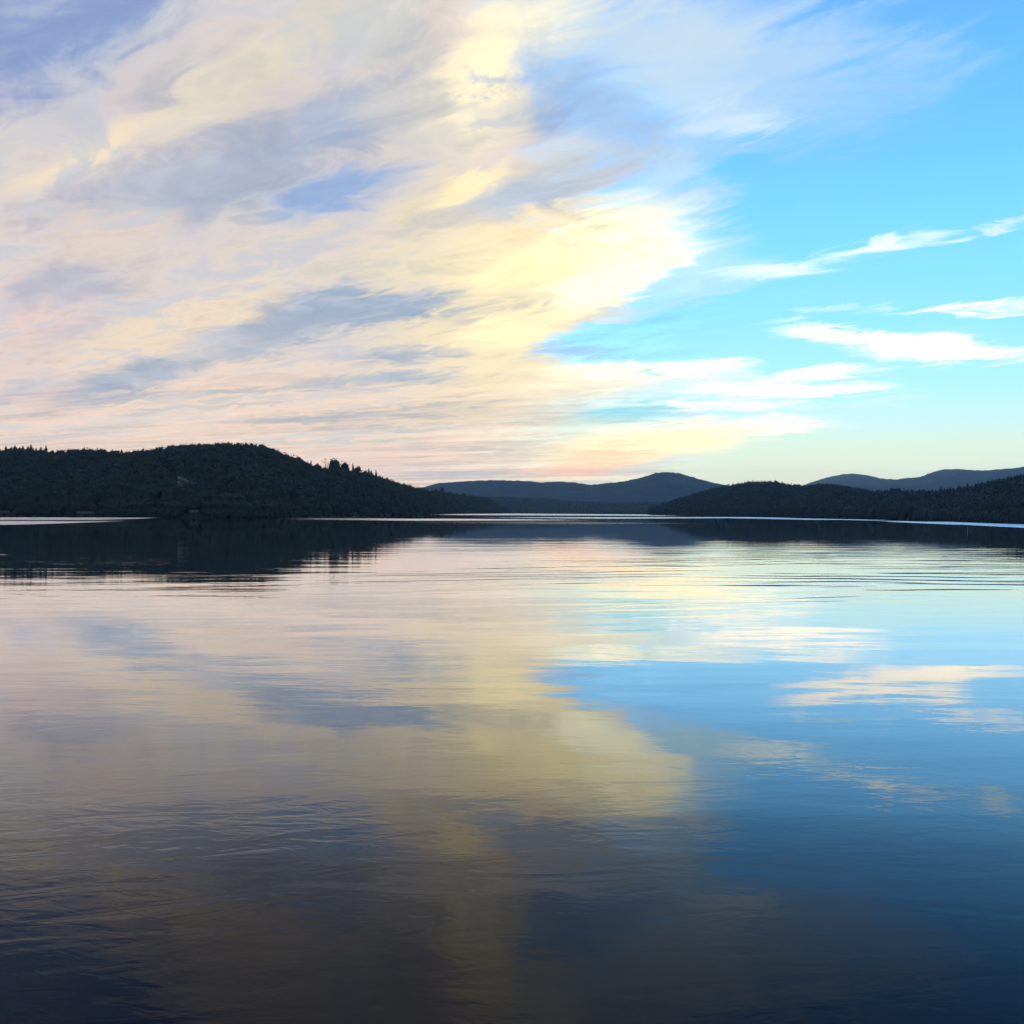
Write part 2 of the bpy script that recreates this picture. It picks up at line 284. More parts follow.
# trees that stand out: azimuth (deg), hill, place on the slope (1 = ridge), top elevation (deg), crown width (deg), kind, label, group
TREES = [
    (-23.76, 'LEFT_HILL', 1.00, 2.954, 0.37, 'conifer', 'narrow dark conifer in the spiky row on the skyline at the left edge', 'conifers on the skyline at the left edge'),
    (-23.55, 'LEFT_HILL', 1.00, 2.891, 0.37, 'conifer', 'narrow dark conifer in the spiky row on the skyline at the left edge', 'conifers on the skyline at the left edge'),
    (-23.38, 'LEFT_HILL', 1.00, 3.009, 0.37, 'conifer', 'narrow dark conifer in the spiky row on the skyline at the left edge', 'conifers on the skyline at the left edge'),
    (-23.17, 'LEFT_HILL', 1.00, 2.878, 0.37, 'conifer', 'narrow dark conifer in the spiky row on the skyline at the left edge', 'conifers on the skyline at the left edge'),
    (-23.05, 'LEFT_HILL', 1.00, 2.995, 0.37, 'conifer', 'narrow dark conifer in the spiky row on the skyline at the left edge', 'conifers on the skyline at the left edge'),
    (-22.83, 'LEFT_HILL', 1.00, 2.978, 0.37, 'conifer', 'narrow dark conifer in the spiky row on the skyline at the left edge', 'conifers on the skyline at the left edge'),
    (-22.71, 'LEFT_HILL', 1.00, 3.064, 0.37, 'conifer', 'narrow dark conifer in the spiky row on the skyline at the left edge', 'conifers on the skyline at the left edge'),
    (-22.49, 'LEFT_HILL', 1.00, 2.895, 0.37, 'conifer', 'narrow dark conifer in the spiky row on the skyline at the left edge', 'conifers on the skyline at the left edge'),
    (-22.28, 'LEFT_HILL', 1.00, 2.969, 0.37, 'conifer', 'narrow dark conifer in the spiky row on the skyline at the left edge', 'conifers on the skyline at the left edge'),
    (-22.07, 'LEFT_HILL', 1.00, 3.029, 0.37, 'conifer', 'narrow dark conifer in the spiky row on the skyline at the left edge', 'conifers on the skyline at the left edge'),
    (-21.55, 'LEFT_HILL', 1.00, 2.844, 0.35, 'broadleaf', 'round dark tree in the low dip of the left skyline', 'trees in the low dip of the left skyline'),
    (-21.34, 'LEFT_HILL', 1.00, 2.872, 0.35, 'broadleaf', 'round dark tree in the low dip of the left skyline', 'trees in the low dip of the left skyline'),
    (-21.03, 'LEFT_HILL', 1.00, 2.911, 0.35, 'broadleaf', 'round dark tree in the low dip of the left skyline', 'trees in the low dip of the left skyline'),
    (-20.77, 'LEFT_HILL', 1.00, 2.885, 0.35, 'broadleaf', 'round dark tree in the low dip of the left skyline', 'trees in the low dip of the left skyline'),
    (-20.34, 'LEFT_HILL', 1.00, 2.801, 0.35, 'broadleaf', 'round dark tree in the low dip of the left skyline', 'trees in the low dip of the left skyline'),
    (-19.72, 'LEFT_HILL', 1.00, 2.768, 0.35, 'broadleaf', 'round dark tree in the low dip of the left skyline', 'trees in the low dip of the left skyline'),
    (-19.19, 'LEFT_HILL', 1.00, 2.755, 0.35, 'broadleaf', 'round dark tree in the low dip of the left skyline', 'trees in the low dip of the left skyline'),
    (-20.69, 'LEFT_HILL', 1.00, 2.850, 0.31, 'broadleaf', 'round topped dark tree on the long crest of the left hill', 'round trees along the crest of the left hill'),
    (-20.34, 'LEFT_HILL', 1.00, 2.892, 0.32, 'broadleaf', 'round topped dark tree on the long crest of the left hill', 'round trees along the crest of the left hill'),
    (-19.98, 'LEFT_HILL', 1.00, 2.877, 0.36, 'broadleaf', 'round topped dark tree on the long crest of the left hill', 'round trees along the crest of the left hill'),
    (-19.59, 'LEFT_HILL', 1.00, 2.904, 0.42, 'broadleaf', 'round topped dark tree on the long crest of the left hill', 'round trees along the crest of the left hill'),
    (-19.19, 'LEFT_HILL', 1.00, 2.870, 0.33, 'broadleaf', 'round topped dark tree on the long crest of the left hill', 'round trees along the crest of the left hill'),
    (-18.74, 'LEFT_HILL', 1.00, 2.832, 0.34, 'broadleaf', 'round topped dark tree on the long crest of the left hill', 'round trees along the crest of the left hill'),
    (-17.71, 'LEFT_HILL', 1.00, 2.911, 0.31, 'broadleaf', 'round topped dark tree on the long crest of the left hill', 'round trees along the crest of the left hill'),
    (-17.39, 'LEFT_HILL', 1.00, 2.970, 0.44, 'broadleaf', 'round topped dark tree on the long crest of the left hill', 'round trees along the crest of the left hill'),
    (-17.03, 'LEFT_HILL', 1.00, 3.072, 0.42, 'broadleaf', 'round topped dark tree on the long crest of the left hill', 'round trees along the crest of the left hill'),
    (-16.66, 'LEFT_HILL', 1.00, 3.135, 0.33, 'broadleaf', 'round topped dark tree on the long crest of the left hill', 'round trees along the crest of the left hill'),
    (-16.30, 'LEFT_HILL', 1.00, 3.154, 0.39, 'broadleaf', 'round topped dark tree on the long crest of the left hill', 'round trees along the crest of the left hill'),
    (-15.93, 'LEFT_HILL', 1.00, 3.226, 0.43, 'broadleaf', 'round topped dark tree on the long crest of the left hill', 'round trees along the crest of the left hill'),
    (-15.56, 'LEFT_HILL', 1.00, 3.275, 0.31, 'broadleaf', 'round topped dark tree on the long crest of the left hill', 'round trees along the crest of the left hill'),
    (-15.19, 'LEFT_HILL', 1.00, 3.280, 0.40, 'broadleaf', 'round topped dark tree on the long crest of the left hill', 'round trees along the crest of the left hill'),
    (-14.82, 'LEFT_HILL', 1.00, 3.296, 0.33, 'broadleaf', 'round topped dark tree on the long crest of the left hill', 'round trees along the crest of the left hill'),
    (-14.45, 'LEFT_HILL', 1.00, 3.315, 0.31, 'broadleaf', 'round topped dark tree on the long crest of the left hill', 'round trees along the crest of the left hill'),
    (-14.12, 'LEFT_HILL', 1.00, 3.350, 0.43, 'broadleaf', 'round topped dark tree on the long crest of the left hill', 'round trees along the crest of the left hill'),
    (-13.74, 'LEFT_HILL', 1.00, 3.332, 0.34, 'broadleaf', 'round topped dark tree on the long crest of the left hill', 'round trees along the crest of the left hill'),
    (-13.37, 'LEFT_HILL', 1.00, 3.352, 0.38, 'broadleaf', 'round topped dark tree on the long crest of the left hill', 'round trees along the crest of the left hill'),
    (-12.99, 'LEFT_HILL', 1.00, 3.339, 0.43, 'broadleaf', 'round topped dark tree on the long crest of the left hill', 'round trees along the crest of the left hill'),
    (-12.61, 'LEFT_HILL', 1.00, 3.303, 0.36, 'broadleaf', 'round topped dark tree on the long crest of the left hill', 'round trees along the crest of the left hill'),
    (-12.23, 'LEFT_HILL', 1.00, 3.216, 0.36, 'broadleaf', 'round topped dark tree on the long crest of the left hill', 'round trees along the crest of the left hill'),
    (-11.85, 'LEFT_HILL', 1.00, 3.080, 0.34, 'broadleaf', 'round topped dark tree on the long crest of the left hill', 'round trees along the crest of the left hill'),
    (-11.46, 'LEFT_HILL', 1.00, 2.997, 0.31, 'broadleaf', 'round topped dark tree on the long crest of the left hill', 'round trees along the crest of the left hill'),
    (-11.08, 'LEFT_HILL', 1.00, 2.824, 0.39, 'broadleaf', 'round topped dark tree on the long crest of the left hill', 'round trees along the crest of the left hill'),
    (-10.55, 'LEFT_HILL', 1.00, 2.743, 0.30, 'broadleaf', 'small round tree standing clear of the crest where the left hill starts to fall', None),
    (-9.92, 'LEFT_HILL', 1.00, 2.526, 0.27, 'conifer', 'short pointed conifer on the falling crest, left of the tall thin tree', None),
    (-9.22, 'LEFT_HILL', 1.00, 2.612, 0.30, 'thin', 'tall thin half bare tree with see-through crown beside the biggest dark crown', None),
    (-8.71, 'LEFT_HILL', 1.00, 2.647, 0.85, 'broadleaf', 'biggest broad dark crown standing above the sloping left ridge', None),
    (-8.27, 'LEFT_HILL', 1.00, 2.509, 0.65, 'broadleaf', 'dark crown joined to the right side of the biggest crown on the left ridge', None),
    (-7.88, 'LEFT_HILL', 1.00, 2.414, 0.25, 'conifer', 'slim conifer just right of the broad dark crowns on the left ridge', None),
    (-7.64, 'LEFT_HILL', 1.00, 2.278, 0.45, 'broadleaf', 'low round tree right of the slim conifer on the left ridge', None),
    (-7.10, 'LEFT_HILL', 1.00, 2.169, 0.27, 'conifer', 'left one of two pointed conifers low on the falling left ridge', None),
    (-6.75, 'LEFT_HILL', 1.00, 2.088, 0.27, 'conifer', 'right one of two pointed conifers low on the falling left ridge', None),
    (-3.49, 'LEFT_HILL', 1.00, 1.266, 0.25, 'broadleaf', 'small dark tree at the tip of the left hill against the blue mountain', None),
    (-3.79, 'LEFT_HILL', 1.00, 1.205, 0.20, 'broadleaf', 'lower tree just left of the dark tree at the tip of the left hill', None),
    (-6.26, 'LEFT_HILL', 1.00, 1.704, 0.30, 'broadleaf', 'small tree on the low tail of the left hill', 'trees on the low tail of the left hill'),
    (-5.96, 'LEFT_HILL', 1.00, 1.634, 0.26, 'conifer', 'small tree on the low tail of the left hill', 'trees on the low tail of the left hill'),
    (-5.67, 'LEFT_HILL', 1.00, 1.511, 0.34, 'broadleaf', 'small tree on the low tail of the left hill', 'trees on the low tail of the left hill'),
    (-5.37, 'LEFT_HILL', 1.00, 1.440, 0.28, 'broadleaf', 'small tree on the low tail of the left hill', 'trees on the low tail of the left hill'),
    (-5.07, 'LEFT_HILL', 1.00, 1.380, 0.27, 'broadleaf', 'small tree on the low tail of the left hill', 'trees on the low tail of the left hill'),
    (-4.73, 'LEFT_HILL', 1.00, 1.269, 0.26, 'conifer', 'small tree on the low tail of the left hill', 'trees on the low tail of the left hill'),
    (-4.38, 'LEFT_HILL', 1.00, 1.210, 0.31, 'conifer', 'small tree on the low tail of the left hill', 'trees on the low tail of the left hill'),
    (-3.09, 'LEFT_HILL', 1.00, 1.013, 0.34, 'broadleaf', 'small tree on the low tail of the left hill', 'trees on the low tail of the left hill'),
    (-2.74, 'LEFT_HILL', 1.00, 0.979, 0.25, 'conifer', 'small tree on the low tail of the left hill', 'trees on the low tail of the left hill'),
    (-2.39, 'LEFT_HILL', 1.00, 0.950, 0.34, 'broadleaf', 'small tree on the low tail of the left hill', 'trees on the low tail of the left hill'),
    (-2.04, 'LEFT_HILL', 1.00, 0.864, 0.28, 'conifer', 'small tree on the low tail of the left hill', 'trees on the low tail of the left hill'),
    (10.34, 'RIGHT_HILL', 1.00, 1.382, 0.23, 'conifer', 'pointed conifer on the left shoulder of the right wooded ridge', 'conifers on the left shoulder of the right ridge'),
    (10.63, 'RIGHT_HILL', 1.00, 1.442, 0.25, 'conifer', 'pointed conifer on the left shoulder of the right wooded ridge', 'conifers on the left shoulder of the right ridge'),
    (10.87, 'RIGHT_HILL', 1.00, 1.478, 0.22, 'conifer', 'pointed conifer on the left shoulder of the right wooded ridge', 'conifers on the left shoulder of the right ridge'),
    (11.11, 'RIGHT_HILL', 1.00, 1.490, 0.23, 'conifer', 'pointed conifer on the left shoulder of the right wooded ridge', 'conifers on the left shoulder of the right ridge'),
    (11.30, 'RIGHT_HILL', 1.00, 1.521, 0.23, 'conifer', 'pointed conifer on the left shoulder of the right wooded ridge', 'conifers on the left shoulder of the right ridge'),
    (11.59, 'RIGHT_HILL', 1.00, 1.602, 0.20, 'conifer', 'taller pointed conifer on the first hump of the right wooded ridge', None),
    (12.35, 'RIGHT_HILL', 1.00, 1.600, 0.25, 'broadleaf', 'round tree on top of the first hump of the right wooded ridge', None),
    (12.92, 'RIGHT_HILL', 1.00, 1.608, 0.35, 'broadleaf', 'broad dark tree standing highest above the right wooded ridge', None),
    (11.83, 'RIGHT_HILL', 1.00, 1.618, 0.23, 'conifer', 'tree on the level top of the right wooded ridge', 'trees on the level top of the right ridge'),
    (12.07, 'RIGHT_HILL', 1.00, 1.583, 0.24, 'broadleaf', 'tree on the level top of the right wooded ridge', 'trees on the level top of the right ridge'),
    (12.64, 'RIGHT_HILL', 1.00, 1.606, 0.24, 'broadleaf', 'tree on the level top of the right wooded ridge', 'trees on the level top of the right ridge'),
    (13.25, 'RIGHT_HILL', 1.00, 1.519, 0.24, 'conifer', 'tree on the level top of the right wooded ridge', 'trees on the level top of the right ridge'),
    (13.49, 'RIGHT_HILL', 1.00, 1.458, 0.22, 'conifer', 'tree on the level top of the right wooded ridge', 'trees on the level top of the right ridge'),
    (13.73, 'RIGHT_HILL', 1.00, 1.404, 0.27, 'conifer', 'tree on the level top of the right wooded ridge', 'trees on the level top of the right ridge'),
    (13.96, 'RIGHT_HILL', 1.00, 1.417, 0.25, 'conifer', 'tree on the level top of the right wooded ridge', 'trees on the level top of the right ridge'),
    (14.20, 'RIGHT_HILL', 1.00, 1.381, 0.20, 'broadleaf', 'tree on the level top of the right wooded ridge', 'trees on the level top of the right ridge'),
    (14.43, 'RIGHT_HILL', 1.00, 1.421, 0.24, 'conifer', 'tree on the level top of the right wooded ridge', 'trees on the level top of the right ridge'),
    (14.66, 'RIGHT_HILL', 1.00, 1.417, 0.22, 'broadleaf', 'tree on the level top of the right wooded ridge', 'trees on the level top of the right ridge'),
    (14.94, 'RIGHT_HILL', 1.00, 1.434, 0.22, 'broadleaf', 'tree on the level top of the right wooded ridge', 'trees on the level top of the right ridge'),
    (15.22, 'RIGHT_HILL', 1.00, 1.422, 0.29, 'conifer', 'tree on the level top of the right wooded ridge', 'trees on the level top of the right ridge'),
    (15.50, 'RIGHT_HILL', 1.00, 1.436, 0.20, 'broadleaf', 'tree on the level top of the right wooded ridge', 'trees on the level top of the right ridge'),
    (15.78, 'RIGHT_HILL', 1.00, 1.402, 0.25, 'conifer', 'tree on the level top of the right wooded ridge', 'trees on the level top of the right ridge'),
    (16.05, 'RIGHT_HILL', 1.00, 1.380, 0.22, 'conifer', 'tree in the saddle of the right ridge under the blue mountain', 'trees in the saddle of the right ridge'),
    (16.33, 'RIGHT_HILL', 1.00, 1.294, 0.27, 'broadleaf', 'tree in the saddle of the right ridge under the blue mountain', 'trees in the saddle of the right ridge'),
    (16.60, 'RIGHT_HILL', 1.00, 1.246, 0.24, 'broadleaf', 'tree in the saddle of the right ridge under the blue mountain', 'trees in the saddle of the right ridge'),
    (16.88, 'RIGHT_HILL', 1.00, 1.237, 0.26, 'broadleaf', 'tree in the saddle of the right ridge under the blue mountain', 'trees in the saddle of the right ridge'),
    (17.15, 'RIGHT_HILL', 1.00, 1.139, 0.23, 'conifer', 'tree in the saddle of the right ridge under the blue mountain', 'trees in the saddle of the right ridge'),
    (17.42, 'RIGHT_HILL', 1.00, 1.123, 0.26, 'conifer', 'tree in the saddle of the right ridge under the blue mountain', 'trees in the saddle of the right ridge'),
    (17.70, 'RIGHT_HILL', 1.00, 1.125, 0.25, 'broadleaf', 'tree in the saddle of the right ridge under the blue mountain', 'trees in the saddle of the right ridge'),
    (17.97, 'RIGHT_HILL', 1.00, 1.115, 0.23, 'conifer', 'tree in the saddle of the right ridge under the blue mountain', 'trees in the saddle of the right ridge'),
    (18.24, 'RIGHT_HILL', 1.00, 1.128, 0.25, 'conifer', 'tree in the saddle of the right ridge under the blue mountain', 'trees in the saddle of the right ridge'),
    (18.51, 'RIGHT_HILL', 1.00, 1.065, 0.23, 'conifer', 'tree in the saddle of the right ridge under the blue mountain', 'trees in the saddle of the right ridge'),
    (18.77, 'RIGHT_HILL', 1.00, 1.007, 0.27, 'broadleaf', 'tree in the saddle of the right ridge under the blue mountain', 'trees in the saddle of the right ridge'),
    (19.04, 'RIGHT_HILL', 1.00, 1.048, 0.20, 'broadleaf', 'tree in the saddle of the right ridge under the blue mountain', 'trees in the saddle of the right ridge'),
    (19.31, 'RIGHT_HILL', 1.00, 1.011, 0.35, 'broadleaf', 'bushy tree on the rising right end of the right wooded ridge', 'bushy trees on the rising right end of the ridge'),
    (19.62, 'RIGHT_HILL', 1.00, 1.067, 0.26, 'broadleaf', 'bushy tree on the rising right end of the right wooded ridge', 'bushy trees on the rising right end of the ridge'),
    (19.93, 'RIGHT_HILL', 1.00, 1.051, 0.31, 'broadleaf', 'bushy tree on the rising right end of the right wooded ridge', 'bushy trees on the rising right end of the ridge'),
    (20.24, 'RIGHT_HILL', 1.00, 1.106, 0.32, 'broadleaf', 'bushy tree on the rising right end of the right wooded ridge', 'bushy trees on the rising right end of the ridge'),
    (20.54, 'RIGHT_HILL', 1.00, 1.158, 0.27, 'broadleaf', 'bushy tree on the rising right end of the right wooded ridge', 'bushy trees on the rising right end of the ridge'),
    (20.85, 'RIGHT_HILL', 1.00, 1.114, 0.34, 'broadleaf', 'bushy tree on the rising right end of the right wooded ridge', 'bushy trees on the rising right end of the ridge'),
    (21.15, 'RIGHT_HILL', 1.00, 1.166, 0.34, 'broadleaf', 'bushy tree on the rising right end of the right wooded ridge', 'bushy trees on the rising right end of the ridge'),
    (21.45, 'RIGHT_HILL', 1.00, 1.224, 0.33, 'broadleaf', 'bushy tree on the rising right end of the right wooded ridge', 'bushy trees on the rising right end of the ridge'),
    (21.75, 'RIGHT_HILL', 1.00, 1.324, 0.34, 'broadleaf', 'bushy tree on the rising right end of the right wooded ridge', 'bushy trees on the rising right end of the ridge'),
    (22.10, 'RIGHT_HILL', 1.00, 1.379, 0.34, 'broadleaf', 'bushy tree on the rising right end of the right wooded ridge', 'bushy trees on the rising right end of the ridge'),
    (22.40, 'RIGHT_HILL', 1.00, 1.428, 0.32, 'broadleaf', 'bushy tree on the rising right end of the right wooded ridge', 'bushy trees on the rising right end of the ridge'),
    (22.69, 'RIGHT_HILL', 1.00, 1.513, 0.34, 'broadleaf', 'bushy tree on the rising right end of the right wooded ridge', 'bushy trees on the rising right end of the ridge'),
    (23.03, 'RIGHT_HILL', 1.00, 1.628, 0.30, 'broadleaf', 'bushy tree on the rising right end of the right wooded ridge', 'bushy trees on the rising right end of the ridge'),
    (23.37, 'RIGHT_HILL', 1.00, 1.668, 0.25, 'broadleaf', 'bushy tree on the rising right end of the right wooded ridge', 'bushy trees on the rising right end of the ridge'),
    (23.70, 'RIGHT_HILL', 1.00, 1.690, 0.31, 'broadleaf', 'bushy tree on the rising right end of the right wooded ridge', 'bushy trees on the rising right end of the ridge'),
]
CAM_H, ROLL, FOCAL_PX = 3.5, 0.2, 1150.0
MARK = (21.61, 241.7)
LEDGE_AZ, LEDGE_T = -15.65, .27
BOATHOUSE_AZ = [-23.83, -20.33, -15.46]

# ------------------------------------------------------------------ helpers
def tag(o, label=None, cat=None, group=None, kind=None):
    if label: o['label'] = label
    if cat: o['category'] = cat
    if group: o['group'] = group
    if kind: o['kind'] = kind
    return o

def mesh_obj(name, verts, faces, mat, parent=None, smooth=False):
    """faces: int array (n, k) with k = 3 or 4"""
    verts = np.asarray(verts, dtype=np.float32); faces = np.asarray(faces, dtype=np.int32)
    k = faces.shape[1]
    me = bpy.data.meshes.new(name)
    me.vertices.add(len(verts)); me.vertices.foreach_set('co', verts.ravel())
    me.loops.add(faces.size); me.loops.foreach_set('vertex_index', faces.ravel())
    me.polygons.add(len(faces))
    me.polygons.foreach_set('loop_start', np.arange(len(faces), dtype=np.int32) * k)
    me.polygons.foreach_set('loop_total', np.full(len(faces), k, dtype=np.int32))
    me.update(calc_edges=True)
    me.polygons.foreach_set('use_smooth', np.full(len(faces), smooth, dtype=bool))
    if mat: me.materials.append(mat)
    o = bpy.data.objects.new(name, me); COL.objects.link(o)
    if parent: o.parent = parent
    return o

def empty(name, loc, rz=0):
    o = bpy.data.objects.new(name, None); COL.objects.link(o)
    o.empty_display_size = 1; o.location = loc; o.rotation_euler = (0, 0, rz)
    return o

class MB:
    """collects boxes, prisms and tubes into one mesh (triangles)"""
    def __init__(s): s.v = []; s.f = []
    def add(s, v, f):
        n = len(s.v); s.v += [tuple(p) for p in v]; s.f += [tuple(i + n for i in t) for t in f]
    def box(s, x0, x1, y0, y1, z0, z1):
        v = [(x0,y0,z0),(x1,y0,z0),(x1,y1,z0),(x0,y1,z0),(x0,y0,z1),(x1,y0,z1),(x1,y1,z1),(x0,y1,z1)]
        q = [(0,3,2,1),(4,5,6,7),(0,1,5,4),(1,2,6,5),(2,3,7,6),(3,0,4,7)]
        s.add(v, [t for a,b,c,d in q for t in ((a,b,c),(a,c,d))])
    def gable(s, x0, x1, y0, y1, z0, zr, over=.0):
        ym = (y0+y1)/2
        v = [(x0,y0,z0),(x1,y0,z0),(x1,y1,z0),(x0,y1,z0),(x0,ym,zr),(x1,ym,zr)]
        s.add(v, [(0,1,5),(0,5,4),(2,3,4),(2,4,5),(0,4,3),(1,2,5),(0,3,2),(0,2,1)])
    def tube(s, pts, rad, n=6):
        pts = [Vector(p) for p in pts]; rings = []
        for i, p in enumerate(pts):
            d = (pts[min(i+1, len(pts)-1)] - pts[max(i-1, 0)]).normalized()
            a = d.orthogonal().normalized(); b = d.cross(a)
            rings.append([p + (a*math.cos(t)+b*math.sin(t))*rad[i] for t in [2*math.pi*k/n for k in range(n)]])
        v = [q for r in rings for q in r]; f = []
        for i in range(len(pts)-1):
            for k in range(n):
                a, b = i*n+k, i*n+(k+1)%n
                f += [(a, b, b+n), (a, b+n, a+n)]
        for k in range(1, n-1):
            f += [(0, k+1, k), ((len(pts)-1)*n, (len(pts)-1)*n+k, (len(pts)-1)*n+k+1)]
        s.add(v, f)
    def build(s, name, mat, parent=None, smooth=False):
        return mesh_obj(name, s.v, s.f, mat, parent, smooth)

def vnoise(x, y, seed=0):
    """smooth value noise in -1..1"""
    x = np.asarray(x, dtype=np.float64); y = np.asarray(y, dtype=np.float64)
    xi = np.floor(x).astype(np.int64); yi = np.floor(y).astype(np.int64)
    fx = x - xi; fy = y - yi
    fx = fx*fx*(3-2*fx); fy = fy*fy*(3-2*fy)
    def h(a, b):
        n = (a*374761393 + b*668265263 + seed*982451653) & 0x7fffffff
        n = ((n ^ (n >> 13)) * 1274126177) & 0x7fffffff
        return ((n ^ (n >> 16)) & 0xffff) / 32767.5 - 1
    return ((h(xi,yi)*(1-fx)+h(xi+1,yi)*fx)*(1-fy) + (h(xi,yi+1)*(1-fx)+h(xi+1,yi+1)*fx)*fy)

# ------------------------------------------------------------------ materials
def new_mat(name):
    m = bpy.data.materials.new(name); m.use_nodes = True
    nt = m.node_tree; nt.nodes.clear()
    return m, nt, nt.nodes, nt.links

def rough_mat(name, c1, c2, scale, rough=.9, spec=.15):
    m, nt, N, L = new_mat(name)
    out = N.new('ShaderNodeOutputMaterial'); b = N.new('ShaderNodeBsdfPrincipled')
    geo = N.new('ShaderNodeNewGeometry'); nz = N.new('ShaderNodeTexNoise')
    nz.inputs['Scale'].default_value = scale; nz.inputs['Detail'].default_value = 4
    mx = N.new('ShaderNodeMix'); mx.data_type = 'RGBA'
    mr = N.new('ShaderNodeMapRange'); mr.inputs[1].default_value = .35; mr.inputs[2].default_value = .65
    L.new(geo.outputs['Position'], nz.inputs['Vector']); L.new(nz.outputs['Fac'], mr.inputs[0])
    L.new(mr.outputs[0], mx.inputs[0])
    mx.inputs[6].default_value = (*c1, 1); mx.inputs[7].default_value = (*c2, 1)
    L.new(mx.outputs[2], b.inputs['Base Color'])
    b.inputs['Roughness'].default_value = rough; b.inputs['Specular IOR Level'].default_value = spec
    L.new(b.outputs[0], out.inputs[0])
    return m

M_LEAF = rough_mat('foliage', (.040,.057,.040), (.050,.065,.044), .05)
M_LEAF_HAZY = rough_mat('hazy_foliage', (.050,.074,.074), (.060,.084,.082), .05)  # sunlit haze of the right ridge painted into a lighter, bluer leaf colour
M_FOREST = rough_mat('forest_floor', (.036,.050,.036), (.052,.062,.044), .05)
M_FAR = rough_mat('distant_forest', (.026,.044,.036), (.046,.060,.046), .012)
M_BARK = rough_mat('bark', (.05,.04,.032), (.09,.075,.06), 2.0)
M_ROCK = rough_mat('pale_rock', (.22,.21,.18), (.36,.34,.29), .4)
M_WOOD = rough_mat('pale_boards', (.07,.07,.068), (.11,.105,.10), .8)
M_ROOF = rough_mat('grey_shingles', (.10,.10,.10), (.16,.16,.155), 1.2)
M_DARK = rough_mat('dark_glass', (.02,.022,.025), (.03,.03,.034), 1.0, .15, .5)
M_WHITE = rough_mat('weathered_white_paint', (.30,.30,.29), (.45,.45,.44), 3.0, .6, .3)
M_BED = rough_mat('lake_bed', (.05,.045,.035), (.08,.07,.055), .2)

